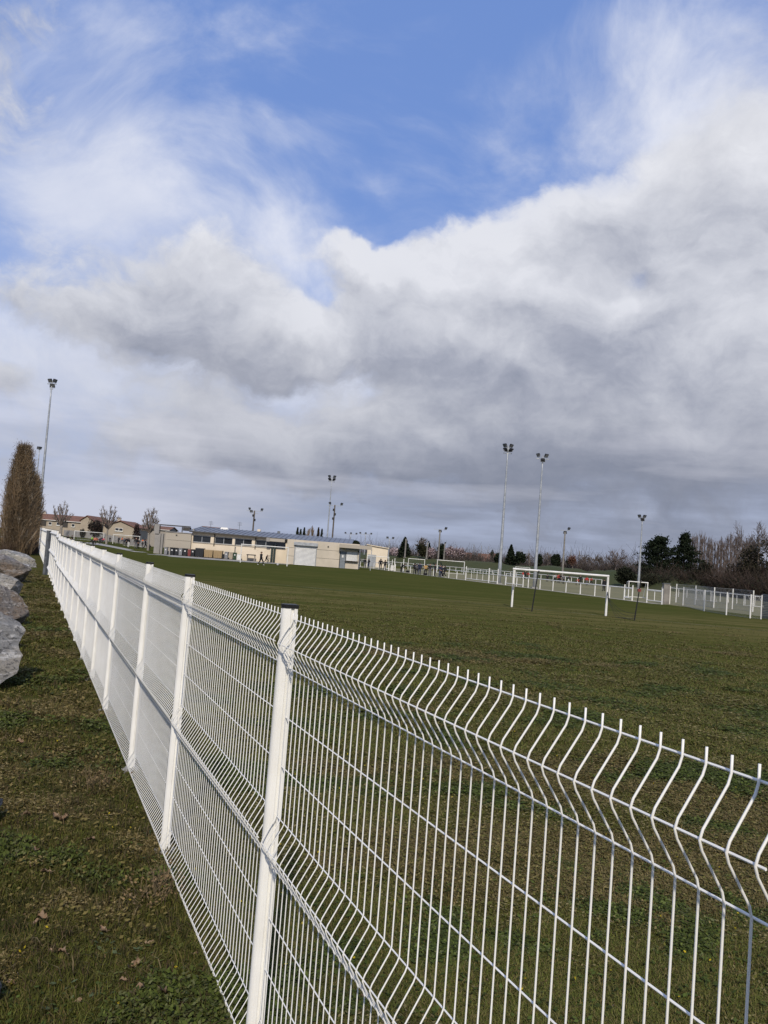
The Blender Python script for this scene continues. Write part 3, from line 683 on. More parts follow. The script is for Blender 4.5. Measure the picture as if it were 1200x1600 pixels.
random.seed(3)
vegetation()

# ------------------------------------------------------------------ clubhouse
YB = 124.
def bx(px, py, Y=YB): return float(at(px, py, Y)[0])
def bz(px, py, Y=YB): return float(at(px, py, Y)[2])
def clubhouse():
    x0 = bx(257.5, 848); xA = bx(298, 850); xB = bx(432, 860); xC = bx(448, 860); xD = bx(559.5, 880); xE = bx(581.5, 856); xL = bx(249, 848)
    root = thing('clubhouse', 'long low beige clubhouse with grey metal roof, window band and roller shutters behind the field', 'building', ((x0+xD)/2, YB, 0)); ox = root.location.x
    def part(name, c, d, m, parent=None, **k):
        g = G().box((c[0]-ox, c[1]-YB, c[2]), d, **k); return g.build(name, m, parent or root)
    H1 = bz(270, 832)            # small block
    # small block on the left: three courses of panels on the front, one on the side
    hc = (H1-.0)/3
    for k in range(3):
        part('wall_panel', ((x0+xA)/2, YB+.1, hc*(k+.5)), (xA-x0-.02, .2, hc-.035), M['greige'])
        part('wall_panel', (x0+.1-.02, YB+2.6, hc*(k+.5)), (.2, 4.7, hc-.035), M['grey_wall'])  # left side: its shade is painted in as a darker grey than the front
    part('wall', ((x0+xA)/2, YB+2.6, H1/2-.02), (xA-x0-.5, 4.6, H1-.1), M['fascia'])
    part('parapet', ((x0+xA)/2, YB+2.5, H1+.06), (xA-x0+.1, 5.2, .1), M['grey_wall'])
    # columns and sign board left of it, dark flat canopy running across
    for px, w in ((240.5, .45), (245.5, .5), (249.5, .4)): part('pillar', (bx(px, 848), YB+1.2, 1.55), (w, .4, 3.1), M['grey_wall'])
    part('sign_board', (bx(242.5, 826), YB+.9, bz(242.5, 826)), (.75, .12, 1.45), M['grey_wall'])
    xb0, xb1 = bx(239.5, 817.5), bx(289, 822.5); zb = bz(262, 820)
    part('canopy_beam', ((xb0+xb1)/2, YB+3.5, zb), (xb1-xb0, .5, .16), M['fascia'])
    part('canopy_box', (bx(284, 824), YB+3.5, zb-.38), (1.1, .8, .55), M['fascia'])
    part('canopy_post', (xb0+.15, YB+3.5, zb/2), (.12, .12, zb-.2), M['fascia']); part('canopy_post', (bx(276, 826), YB+3.5, zb/2), (.12, .12, zb-.2), M['fascia'])
    part('wall_lamp', (bx(276, 837), YB-.06, bz(276, 836)), (.22, .12, .14), M['fascia'])
    # main wing with its window band
    EV = bz(300, 831); Wz0 = bz(315, 848.5); Wz1 = bz(315, 836.8); yw = YB+.35
    part('wall', ((xA+xC)/2, yw+.15, Wz0/2), (xC-xA-.02, .3, Wz0), M['cream_light'])
    part('wall', ((xA+xC)/2, yw+.152, (Wz1+EV)/2), (xC-xA-.02, .3, EV-Wz1), M['cream_light'])
    part('sill', ((xA+xC)/2, yw-.04, Wz0+.04), (xC-xA-.4, .12, .09), M['greige'])
    spans = [(300.5, 328.5), (335, 362.5), (366.2, 393), (399, 446)]
    prev = xA
    for i, (a, b) in enumerate(spans):
        cy = 842+ (a-300)*.09; wa, wb = bx(a, cy), bx(b, cy)
        part('pier', ((prev+wa)/2, yw+.14, (Wz0+Wz1)/2), (wa-prev, .32, Wz1-Wz0), M['cream_light'])
        if i in (1, 3): part('downpipe', ((prev+wa)/2+.25, yw-.07, EV/2+.9), (.13, .1, EV-1.9), M['fascia'])
        w = part('window', ((wa+wb)/2, yw+.22, (Wz0+Wz1)/2), (wb-wa, .04, Wz1-Wz0-.02), M['glass'])
        n = 2 if i < 3 else 3
        for k in range(n+1): part('mullion', (wa+(wb-wa)*k/n, yw+.17, (Wz0+Wz1)/2), (.09, .08, Wz1-Wz0-.04), M['galv'], w)
        for zz in (Wz0+.12, Wz1-.06): part('rail', ((wa+wb)/2, yw+.165, zz), (wb-wa-.1, .06, .08), M['galv'], w)
        for k in range(7): part('blind_slat', ((wa+wb)/2, yw+.28, Wz0+.2+k*.14), (wb-wa-.2, .04, .05), M['galv_dark'], w)
        prev = wb
    part('pier', ((prev+xC)/2, yw+.14, (Wz0+Wz1)/2), (max(.1, xC-prev), .32, Wz1-Wz0), M['cream_light'])
    # flat canopy box over the recess
    cz0, cz1 = bz(432, 846.5), bz(432, 841.8)
    part('recess_canopy', (bx(432, 844), YB-.3, (cz0+cz1)/2), (bx(446.5, 845)-bx(418, 843), 1.6, cz1-cz0), M['greige'])
    part('canopy_end', (bx(420.5, 843.5), YB-1.15, (cz0+cz1)/2), (.5, .1, cz1-cz0+.12), M['grey_wall'])
    for px in (424.8, 428.8): part('dark_column', (bx(px, 866), YB-.2, 1.35), (.28, .25, 2.7), M['dark_green'])
    for zz in (.45, .9): part('handrail', ((bx(418.5, 872)+bx(424.5, 873))/2, YB-.9, zz+.1), (bx(424.5, 873)-bx(418.5, 872), .06, .05), M['dark_green'])
    for px in (418.6, 421.4, 424.3): part('handrail_post', (bx(px, 872), YB-.9, .5), (.06, .06, 1.), M['dark_green'])
    # right block: courses of panels, projecting forward of the wing
    yr = YB-2.2; H2 = bz(490, 845, yr); xc, xd = bx(447.7, 862, yr), bx(560, 880, yr); xdo = bx(530.3, 872, yr); xl = xc
    sh0, sh1 = bx(459.6, 866, yr), bx(494.4, 868, yr); shz = bz(477, 852.5, yr); hc = H2/3
    for k in range(3):
        z = hc*(k+.5)
        lo, hi = hc*k, hc*(k+1)
        part('wall_panel', ((xc+sh0)/2, yr+.1, z), (sh0-xc-.02, .2, hc-.04), M['cream'])
        part('wall_panel', ((sh1+xdo)/2, yr+.1, z), (xdo-sh1-.02, .2, hc-.04), M['cream'])
        part('wall_panel', (xl+.1, yr+1.5, z), (.19, 2.5, hc-.04), M['grey_wall'])  # left face of the cream block, shade put into the colour as grey
        if k == 2: part('wall_panel', ((sh0+sh1)/2, yr+.1, (shz+.1+H2)/2), (sh1-sh0-.02, .2, H2-shz-.14), M['cream'])
        if k == 2: part('wall_panel', ((xdo+xd)/2, yr+.1, z), (xd-xdo-.02, .2, hc-.04), M['cream'])
    part('wall', ((xc+xd)/2, yr+4.2, H2/2-.05), (xd-xc-.3, 7.7, H2-.1), M['fascia'])
    for k in range(3): part('wall_panel', (xd-.1, yr+4, hc*(k+.5)), (.2, 7.6, hc-.04), M['cream'])
    # large roller shutter
    s = part('roller_shutter', ((sh0+sh1)/2, yr+.16, shz/2), (sh1-sh0-.02, .05, shz), M['shutter_grey'])
    n = 16
    for k in range(n): part('slat', ((sh0+sh1)/2, yr+.11, shz*(k+.5)/n), (sh1-sh0-.25, .05, shz/n*.72), M['shutter'], s)
    for xx in (sh0+.06, sh1-.06): part('guide_rail', (xx, yr+.05, shz/2), (.12, .14, shz), M['shutter_grey'], s)
    part('shutter_box', ((sh0+sh1)/2, yr-.12, shz+.22), (sh1-sh0+.25, .4, .46), M['galv'])
    part('wall_lamp', (bx(513, 854, yr), yr-.07, bz(513, 854, yr)), (.2, .14, .16), M['fascia'])
    # door, kiosk hatch
    d0, d1 = bx(531, 872, yr), bx(540, 872, yr); k0, k1 = bx(541, 866, yr), bx(558.8, 868, yr); kz0, kz1 = bz(550, 876.6, yr), bz(550, 860, yr)
    d = part('door', ((d0+d1)/2, yr+.14, 1.35), (d1-d0-.06, .08, 2.7), M['door'])
    part('door_notice', ((d0+d1)/2-.02, yr+.09, 1.75), (.24, .02, .36), M['sticker'], d); part('door_handle', (d1-.18, yr+.07, 1.1), (.14, .06, .05), M['galv'], d)
    part('transom', ((d0+d1)/2, yr+.12, 2.72+.2), (d1-d0-.06, .1, .4), M['glass'])
    part('wall_panel', ((d1+xd)/2, yr+.1, kz0/2), (xd-d1-.02, .2, kz0-.04), M['cream'])
    part('pier', ((k1+xd)/2, yr+.1, (kz0+kz1)/2), (xd-k1, .2, kz1-kz0), M['cream'])
    kk = part('kiosk_shutter', ((k0+k1)/2, yr+.14, (kz0+kz1)/2), (k1-k0, .05, kz1-kz0), M['shutter_grey'])
    for q in range(12): part('slat', ((k0+k1)/2, yr+.10, kz0+(kz1-kz0)*(q+.5)/12), (k1-k0-.1, .05, (kz1-kz0)/12*.74), M['shutter'], kk)
    part('shutter_box', ((k0+k1)/2, yr-.04, kz1+.14), (k1-k0+.2, .3, .26), M['shutter_grey'])
    part('counter', ((k0+k1)/2, yr-.18, kz0-.04), (k1-k0+.25, .5, .07), M['fascia'])
    yc = yr-1.1; cz0, cz1 = bz(556, 857.3, yc), bz(556, 851.6, yc)
    part('kiosk_canopy', ((bx(530, 852, yc)+bx(581.5, 856, yc))/2, yr-.5, (cz0+cz1)/2), (bx(581.5, 856, yc)-bx(530.5, 852, yc), 1.25, cz1-cz0), M['greige'])
    part('canopy_post', (bx(580, 870, yc), yr-.9, cz0/2), (.1, .1, cz0), M['galv'])
    # roof: long pitched metal sheets with standing seams, red ridge behind
    yr0, yr1 = YB-.25, YB+8.5
    e0, e1 = bx(296.5, 829.5), bx(550, 851.5); EZ = bz(300, 829.8)+.05; RZ = bz(294, 821.2, yr1)
    n = 34; wq = (e1-e0)/n; rz_ = 2.4/n
    for k in range(n):
        xa, xb = e0+k*wq-ox, e0+(k+1)*wq-.03-ox
        dz = -.22*(k/n)
        g = G().add([(xa, yr0-YB, EZ+dz), (xb, yr0-YB, EZ+dz), (xb, yr1-YB, RZ+dz), (xa, yr1-YB, RZ+dz), (xa, yr0-YB, EZ+dz-.07), (xb, yr0-YB, EZ+dz-.07), (xb, yr1-YB, RZ+dz-.07), (xa, yr1-YB, RZ+dz-.07)],
                    np.array([(0, 1, 2, 3), (7, 6, 5, 4), (0, 4, 5, 1), (1, 5, 6, 2), (2, 6, 7, 3), (3, 7, 4, 0)]))
        p = g.build('roof_sheet', M['roof_metal'], root)
        G().add([(xa-.03, yr0-YB, EZ+dz+.01), (xa+.04, yr0-YB, EZ+dz+.01), (xa+.04, yr1-YB, RZ+dz+.01), (xa-.03, yr1-YB, RZ+dz+.01), (xa-.03, yr0-YB, EZ+dz+.07), (xa+.04, yr0-YB, EZ+dz+.07), (xa+.04, yr1-YB, RZ+dz+.07), (xa-.03, yr1-YB, RZ+dz+.07)],
                np.array([(3, 2, 1, 0), (4, 5, 6, 7), (0, 1, 5, 4), (1, 2, 6, 5), (2, 3, 7, 6), (3, 0, 4, 7)])).build('seam', M['roof_metal'], p)
    def slab(name, ya, za, zb_, y2, m, x_a=e0, x_b=e1, d=.22): 
        g = G().add([(x_a-ox, ya-YB, za), (x_b-ox, ya-YB, za-d), (x_b-ox, y2-YB, za-d), (x_a-ox, y2-YB, za), (x_a-ox, ya-YB, zb_), (x_b-ox, ya-YB, zb_-d), (x_b-ox, y2-YB, zb_-d), (x_a-ox, y2-YB, zb_)], np.array([(3, 2, 1, 0), (4, 5, 6, 7), (0, 1, 5, 4), (1, 2, 6, 5), (2, 3, 7, 6), (3, 0, 4, 7)]))
        return g.build(name, m, root)
    slab('eaves_fascia', yr0-.06, EZ-.20, EZ-.02, yr0-.01, M['fascia'])
    slab('ridge_tiles', yr1-.15, RZ-.05, RZ+.09, yr1+.25, M['red_tile'], e0, bx(372, 830, yr1), .1)
    part('skylight', (bx(353.5, 826, yr1), yr1-1.2, bz(353.5, 826.2, yr1)), (1.25, 1., .30), M['white_paint'], taper=.8)
    part('roof_vent', (bx(404, 829.5, yr1), yr1+.6, bz(406.5, 829.5, yr1)), (.5, .5, .5), M['cream_light'])
    part('roof_vent', (bx(436, 832, yr1), yr1-.4, bz(436, 832, yr1)), (.4, .4, .4), M['galv_dark'])
    part('rear_wall', ((e0+e1)/2, yr1+.3, (RZ-.2)/2), (e1-e0-.4, .3, RZ-.3), M['cream'])
    for px, top in ((330, 814), (375, 815.5)):
        z = bz(px, top, yr1); zz = bz(px, 822, yr1)
        a = G().tubes([(bx(px, 820, yr1)-ox, yr1-YB-.3, zz-.6)], [(bx(px, 820, yr1)-ox, yr1-YB-.3, z)], .03, .03, 5)
        for q in (.15, .35, .55): a.tubes([(bx(px, 820, yr1)-ox-.35, yr1-YB-.3, z-q)], [(bx(px, 820, yr1)-ox+.35, yr1-YB-.3, z-q)], .018, .018, 4)
        a.build('aerial', M['galv_dark'], root)
    # gable end of the left part of the wing above the small block
    part('wall', (xA+.11, YB+4.4, 2.05), (.2, 7.9, 4.1), M['greige'])
    part('wall', (xb0*0+bx(550, 852)-.3, YB+4.2, 1.6), (.2, 8.2, 3.2), M['cream'])
clubhouse()

# cream shed behind the kiosk
def shed():
    Y = 160.; xa, xb = bx(574, 860, Y), bx(606, 862, Y); za, zb = bz(574, 851.5, Y), bz(606, 857.5, Y); zc = bz(590, 868, Y)-1.2
    r = thing('shed', 'pale cream shed with sloping roofline behind the kiosk canopy', 'shed', ((xa+xb)/2, Y, 0)); ox = r.location.x
    G().prism([(xa-ox, -.2), (xb-ox, -.2), (xb-ox, zb), (xa-ox, za)], 'y', 0, 9).build('wall', M['cream_light'], r)
    G().prism([(xa-ox-.2, za+.02), (xb-ox+.2, zb+.02), (xb-ox+.2, zb+.16), (xa-ox-.2, za+.16)], 'y', -.3, 9.3).build('roof', M['cream_light'], r)
    G().box((-1.0, -.06, 1.2), (1.6, .1, 2.3)).build('door', M['shutter_grey'], r)
shed()

# ------------------------------------------------------------------ bins and things along the clubhouse wall
def bin_(px, w, h, m, label, lid=None, Y=YB-1.0, sticker=False, kind_='bin'):
    p = gb(px, Y); r = thing('wheelie_bin', label, kind_, (p[0], Y, float(gz(p[0], Y))), random.uniform(-.1, .1), 'bins along the clubhouse wall')
    G().box((0, 0, .08+(h-.16)/2), (w*.82, w*.9, h-.16), taper=1.18).build('body', M[m], r)
    G().box((0, 0, h-.05), (w*1.02, w*1.12, .09)).box((0, w*.5, h-.10), (w*.7, .08, .08)).build('lid', M[lid or m], r)
    for s in (-1, 1):
        G().tubes([(s*w*.36, w*.42, .10)], [(s*w*.44, w*.42, .10)], .10, .10, 10, caps=True).build('wheel', M['cap'], r)
    G().tubes([(-w*.35, w*.56, h-.12)], [(w*.35, w*.56, h-.12)], .02, .02, 6, caps=True).build('handle', M['cap'], r)
    if sticker: G().box((0, -w*.535, h*.68), (w*.35, .012, h*.16)).build('sticker', M['sticker'], r)
bin_(258.8, .52, 1.12, 'bin_grey', 'grey wheelie bin with white sticker at the left corner of the clubhouse', sticker=True)
bin_(268.8, .6, 1.12, 'bin_dark', 'left one of two black wheelie bins with white stickers, right of the white slab', sticker=True)
bin_(275.6, .6, 1.12, 'bin_dark', 'black wheelie bin with white sticker touching the grey bin on its right', sticker=True)
bin_(282, .56, 1.14, 'bin_grey', 'grey wheelie bin standing between two black ones', sticker=True)
bin_(289, .62, 1.12, 'bin_dark', 'black wheelie bin directly left of the red bin', sticker=True)
bin_(295.6, .46, 1.05, 'bin_red', 'dull red bin at the corner between small block and window wing')
bin_(301.5, .58, 1.12, 'bin_dark', 'black wheelie bin directly right of the red bin', sticker=True)
bin_(353.5, .54, 1.12, 'bin_grey', 'pale grey wheelie bin right of the two tan skips', sticker=True)
bin_(360.8, .56, 1.10, 'bin_beige', 'beige wheelie bin next to the green one')
bin_(366.5, .52, 1.10, 'bin_green', 'dark green wheelie bin with white sticker beside the white cabinet', sticker=True)
def container(px, w, h, d, m, label, lid=None, Y=YB-1.1):
    p = gb(px, Y); r = thing('waste_container', label, 'container', (p[0], Y, float(gz(p[0], Y))), 0, 'large containers along the clubhouse wall')
    G().box((0, 0, .12+(h-.2)/2), (w*.9, d, h-.2), taper=1.08).build('body', M[m], r)
    G().box((0, 0, h-.05), (w, d*1.1, .1), taper=.96).build('lid', M[lid or m], r)
    for s in (-1, 1):
        for t in (-1, 1): G().tubes([(s*w*.36-.03, t*d*.36, .08)], [(s*w*.36+.03, t*d*.36, .08)], .08, .08, 8, caps=True).build('wheel', M['cap'], r)
    for k in (-1, 0, 1): G().box((w*.28*k, -d*.53, h*.5), (.05, .05, h*.6)).build('rib', M[m], r)
container(312, 1.28, 1.36, 1., 'bin_dark', 'large black four wheeled container left of the tan ones')
container(326, 1.32, 1.22, 1., 'crate_tan', 'left of the two large tan containers under the windows')
container(340.5, 1.32, 1.22, 1., 'crate_tan', 'right of the two large tan containers under the windows')
bin_(349, .4, .75, 'bin_dark', 'small low black bin squeezed between tan container and pale grey bin')
def misc_wall():
    Y = YB-.8
    p = gb(265, Y); t = thing('white_slab', 'narrow pale slab standing between grey and black bins', 'slab', (p[0], Y, 0)); G().box((0, 0, .5), (.16, .5, 1.)).build('panel', M['concrete'], t); G().box((0, 0, 1.02), (.2, .54, .05)).build('top', M['concrete'], t)
    p = gb(373, Y); t = thing('cabinet', 'white square cabinet leaning by the left goalpost at the clubhouse', 'cabinet', (p[0], Y, 0))
    G().box((0, 0, .45), (.62, .5, .85)).build('body', M['bin_white'], t); G().box((0, 0, .90), (.68, .56, .05)).build('top', M['bin_white'], t); G().box((0, -.26, .45), (.52, .02, .7)).build('door', M['sticker'], t)
    a, b = gb(385, Y), gb(398.5, Y); w = b[0]-a[0]; t = thing('shelter_table', 'low dark topped bench table against the cream wall behind the goal', 'table', ((a[0]+b[0])/2, Y, 0))
    G().box((0, 0, .93), (w, .8, .14)).build('top', M['fascia'], t)
    for s in (-1, 1): G().box((s*(w/2-.1), 0, .44), (.09, .7, .86)).build('leg', M['greige'], t)
    G().box((0, .2, .42), (w-.3, .3, .06)).build('shelf', M['fascia'], t)
    p = gb(365.5, YB-.4); t = thing('downpipe_post', 'thin dark post rising behind the green bin', 'post', (p[0], YB-.4, 0)); G().tubes([(0, 0, 0)], [(0, 0, 2.4)], .04, .04, 6, caps=True).build('shaft', M['fascia'], t); G().box((0, 0, 2.42), (.12, .12, .06)).build('cap', M['fascia'], t)
misc_wall()

# ------------------------------------------------------------------ goals
def goal(name, A, B, h, label, r=.055, depth=1.4, back=None, net=True, net_back=True, group='goals on the fields', m='white_paint', low=False):
    A = np.array(A[:2]); B = np.array(B[:2]); d = (B-A)/np.linalg.norm(B-A); w = np.linalg.norm(B-A)
    root = thing(name, label, 'goal', (*((A+B)/2), float(gz(*((A+B)/2)))), math.atan2(d[1], d[0]), group)
    nb = 1 if back is None else back          # local +y = behind
    for s in (-1, 1): G().tubes([(s*w/2, 0, -.05)], [(s*w/2, 0, h-r)], r, r, 12, caps=True).build('goalpost', M[m], root)
    G().tubes([(-w/2-r, 0, h)], [(w/2+r, 0, h)], r, r, 12, caps=True).build('crossbar', M[m], root)
    if net_back:
        rr = r*.55; yb = depth*nb
        for s in (-1, 1):
            G().tubes([(s*w/2, 0, h-.02), (s*w/2, yb*.45, h-.03), (s*w/2, 0, .03)], [(s*w/2, yb*.45, h-.03), (s*w/2, yb, .05), (s*w/2, yb, .03)], rr, rr, 6).build('side_frame', M[m], root)
        G().tubes([(-w/2, yb, .05)], [(w/2, yb, .05)], rr, rr, 6).build('ground_bar', M[m], root)
        if net:
            g = G(); k = max(6, int(w/.32))
            for i in range(k+1):
                x = -w/2+w*i/k; g.tubes([(x, yb*.45, h-.03), (x, 0, h)], [(x, yb, .05), (x, yb*.45, h-.03)], .007, .007, 3)
            for t in np.linspace(0, 1, 8):
                y, z = yb*.45+(yb*.55)*t, (h-.03)*(1-t)+.05*t
                g.tubes([(-w/2, y, z)], [(w/2, y, z)], .007, .007, 3)
                for s in (-1, 1): g.tubes([(s*w/2, 0, z)], [(s*w/2, y, z)], .007, .007, 3)
            kind(g.build('net', M['net'], root), 'stuff')
    return root, d, w
def field_goal():
    A, B = gp(799.5, 948.5), gp(946.5, 962.5); B = A+(B-A)
    h = at(803.5, 889.5, A[1])[2]+.02
    root, d, w = goal('football_goal', A, B, h, 'nearest white football goal on the right of the field with black net stakes', .058, net_back=False)
    for s in (-1, 1):
        G().tubes([(s*w/2, 0, h*.62)], [(s*w/2+.12, -.42, h*.46)], .022, .022, 6, caps=True).build('net_hook', M['black'], root)
    # the two black stakes that hold the net up, on the near side of the goal
    for i, ((bx_, by), (tx, ty)) in enumerate((((830.6, 955.5), (841, 893.5)), ((991, 969.6), (1001, 909)))):
        b = gp(bx_, by); t = at(tx, ty, b[1]); lab = ('thin black leaning net stake in front of the left half of the near goal', 'thin black leaning net stake standing right of the near goal')[i]
        s = thing('net_stake', lab, 'stake', tuple(b)); v = t-b
        G().tubes([(0, 0, -.05)], [tuple(v)], .032, .026, 8, caps=True).build('shaft', M['black'], s)
        G().tubes([tuple(v)], [tuple(v*1.02+np.array([.05, 0, .02]))], .04, .03, 8, caps=True).build('hook', M['black'], s)
        if i == 1: G().box((v[0]*.78, 0, v[2]*.78), (.16, .12, .14)).build('red_tag', M['bin_red'], s)
    # slack net remnants
    g = G(); b = gp(991, 969.6); P = np.array([B[0], B[1], h*.5]); Q = np.array([b[0], b[1], .35])
    for k in range(5):
        t = np.linspace(0, 1, 9)[:, None]; c = P*(1-t)+Q*t; c[:, 2] -= np.sin(t[:, 0]*math.pi)*(.25+.1*k); c[:, 2] = np.maximum(c[:, 2]-.12*k*t[:, 0], .02); g.path(c, .008, 4)
    n = thing('slack_net', 'slack dark net cords hanging right of the near goal', 'net', (0, 0, 0)); kind(g.build('cords', M['black'], n), 'stuff')
field_goal()
def goal_line():
    a, b = gp(799.5, 948.5)[:2], gp(946.5, 962.5)[:2]; d = (b-a)/np.linalg.norm(b-a); n = np.array([-d[1], d[0]])*.06
    sheet('goal_line', [(a-d*16-n, a-d*16+n), (b+d*14-n, b+d*14+n)], M['worn_line'], dz=.016)
goal_line()
Yg = 108.
a, b = gb(375.3, Yg), gb(448.3, Yg-1.5); goal('football_goal', a, b, at(379, 850.5, Yg)[2], 'white football goal standing in front of the clubhouse windows', .06, net_back=False)
Ym = 150.
def mini(p0, p1, Y, toppy, label, **k):
    a, b = gb(p0, Y), gb(p1, Y); goal('football_goal', a, b, float(at(p0, toppy, Y)[2]-gz(a[0], Y)), label, **k)
mini(115.5, 161.3, 165, 829.3, 'left of the two white netted goals in front of the far houses', depth=2.)
mini(176, 217, 165, 833.2, 'right of the two white netted goals, in front of the gabled bungalow', depth=2.)
mini(573, 606.5, 150, 868.2, 'white goal seen behind the kiosk end of the clubhouse', net=False)
mini(637.3, 662.6, 165, 872.6, 'small white goal behind the middle group of bystanders', depth=1.5)
mini(682.3, 724.6, 150, 874.8, 'wide white goal behind the bystanders and left of the rail gates', depth=1.2, net=False)
mini(804.8, 827, 160, 885.6, 'thin grey goal far behind the left post of the near goal', r=.04, net=False)
mini(981.5, 1010.8, 82, 908.3, 'white goal frame behind the rail close to the square steel pillar', r=.05, depth=1.2, net=False)
for i, (px, Y) in enumerate(((1088, 92), (1162, 84))):
    a = gb(px, Y); b = gb(px+22-i*5, Y-1.5)
    goal('football_goal', a, b, 1.15-.1*i, ('low white training goal behind the right wire fence, with curved frame', 'low white training goal at the right end of the wire fence')[i], r=.03, depth=1.1)
def ball():
    p = gp(433.8, 883); p = gb(433.8, 106); bm = bmesh.new(); bmesh.ops.create_icosphere(bm, subdivisions=3, radius=.15); 
    me = bpy.data.meshes.new('football'); bm.to_mesh(me); bm.free(); me.materials.append(M['bin_white']); me.materials.append(M['cap'])
    for f in me.polygons:
        f.use_smooth = True
        if max(abs(f.normal.dot(Vector(v).normalized())) for v in ((0, .53, .85), (.85, 0, .53), (.53, .85, 0), (0, -.53, .85), (.85, 0, -.53), (-.53, .85, 0))) > .955: f.material_index = 1
    o = link('football', me, None, (p[0], 106, .15)); tag(o, 'white football lying on the grass in front of the shutter', 'ball')
ball()

# ------------------------------------------------------------------ white rails and gates along the field
def rail_run(name, pts, label, h=1.07, r=.042, group=None, mid=None, m='white_paint', dz=None):
    P = [np.array(p[:2]) for p in pts]; root = thing(name, label, 'railing', (*P[0], 0), 0, group); o = P[0]
    for p in P:
        z = float(gz(*p)); G().tubes([(*(p-o), z-.05)], [(*(p-o), z+h-r)], r*1.15, r*1.15, 8).build('post', M[m], root)
    for a, b in zip(P[:-1], P[1:]):
        za, zb = float(gz(*a)), float(gz(*b))
        G().tubes([(*(a-o), za+h)], [(*(b-o), zb+h)], r, r, 8, caps=True).build('rail', M[m], root)
        if mid: G().tubes([(*(a-o), za+h*mid)], [(*(b-o), zb+h*mid)], r*.7, r*.7, 6).build('lower_rail', M[m], root)
    return root
rail_run('pitch_rail', [railpt(x) for x in (563, 570, 584, 592, 600)], 'white tubular rail starting at the kiosk end of the clubhouse')
rail_run('pitch_rail', [railpt(x) for x in (630, 641, 652.5, 665, 677, 689, 701, 713.5, 727)], 'white tubular rail behind the middle group of bystanders')
rail_run('pitch_rail', [railpt(x) for x in (777, 789.5, 807, 825, 843.5, 863.6, 884, 906.4, 929, 952, 975)], 'long white tubular rail passing behind the near goal')
def gate(p0, p1, label, h=1.35, ph=1.75):
    a, b = railpt(p0), railpt(p1); w = np.linalg.norm(b-a); d = (b-a)/w
    r = thing('pitch_gate', label, 'gate', (*a, 0), math.atan2(d[1], d[0]))
    for x in (0, w): G().tubes([(x, 0, -.05)], [(x, 0, ph)], .055, .055, 8, caps=True).build('gatepost', M['white_paint'], r)
    for z in (.22, 1.05, h): G().tubes([(.06, 0, z)], [(w-.06, 0, z)], .035, .035, 8, caps=True).build('bar', M['white_paint'], r)
    n = max(2, int(w/1.4))
    for k in range(1, n): G().tubes([(w*k/n, 0, .22)], [(w*k/n, 0, h)], .032, .032, 6).build('upright', M['white_paint'], r)
gate(727.5, 763, 'wide white tubular gate leaf left of the tall floodlight mast'); gate(763.6, 777, 'narrow white gate leaf touching the tall floodlight mast'); gate(790, 817, 'white gate leaf between the two tall floodlight masts', 1.3, 1.35)
gate(601, 612, 'white gate beside the white barrier box at the far rail', 1.2, 1.8)
gate(975, 987.5, 'white gate with thick post left of the square steel pillar', 1.1, 1.35); gate(1010.5, 1034, 'white gate panel touching the square steel pillar', 1.1, 1.3)
def barrier():
    a = railpt(616)+RN*.4; t = thing('turnstile_barrier', 'white rounded barrier panel standing between two posts at the rail opening', 'barrier', (*a, 0))
    for x in (-.5, .5): G().box((x, 0, .55), (.13, .3, 1.1), taper=.8).build('side_panel', M['white_paint'], t)
    G().box((0, .05, .5), (.5, .12, .8)).build('panel', M['bin_white'], t)
    for px in (615.7, 629.6):
        q = railpt(px); o = thing('gatepost', 'tall white post %s' % ('behind the rounded white barrier' if px < 620 else 'where the rail begins right of the barrier'), 'post', (*q, 0)); G().tubes([(0, 0, 0)], [(0, 0, 2.0)], .06, .06, 8, caps=True).build('shaft', M['white_paint'], o); G().box((0, 0, 2.02), (.15, .15, .04)).build('cap', M['white_paint'], o)
barrier()
far_rail = [gb(560+i*9.5, 212-i*1.7) for i in range(41)]
rail_run('pitch_rail', far_rail, 'far white rail on the opposite side of the tan training pitch', 1.0, .05)
rail_run('pitch_rail', [gb(1034+i*13, 104-i*1.6) for i in range(13)], 'white rail seen through the right wire fence', 1.0, .04)

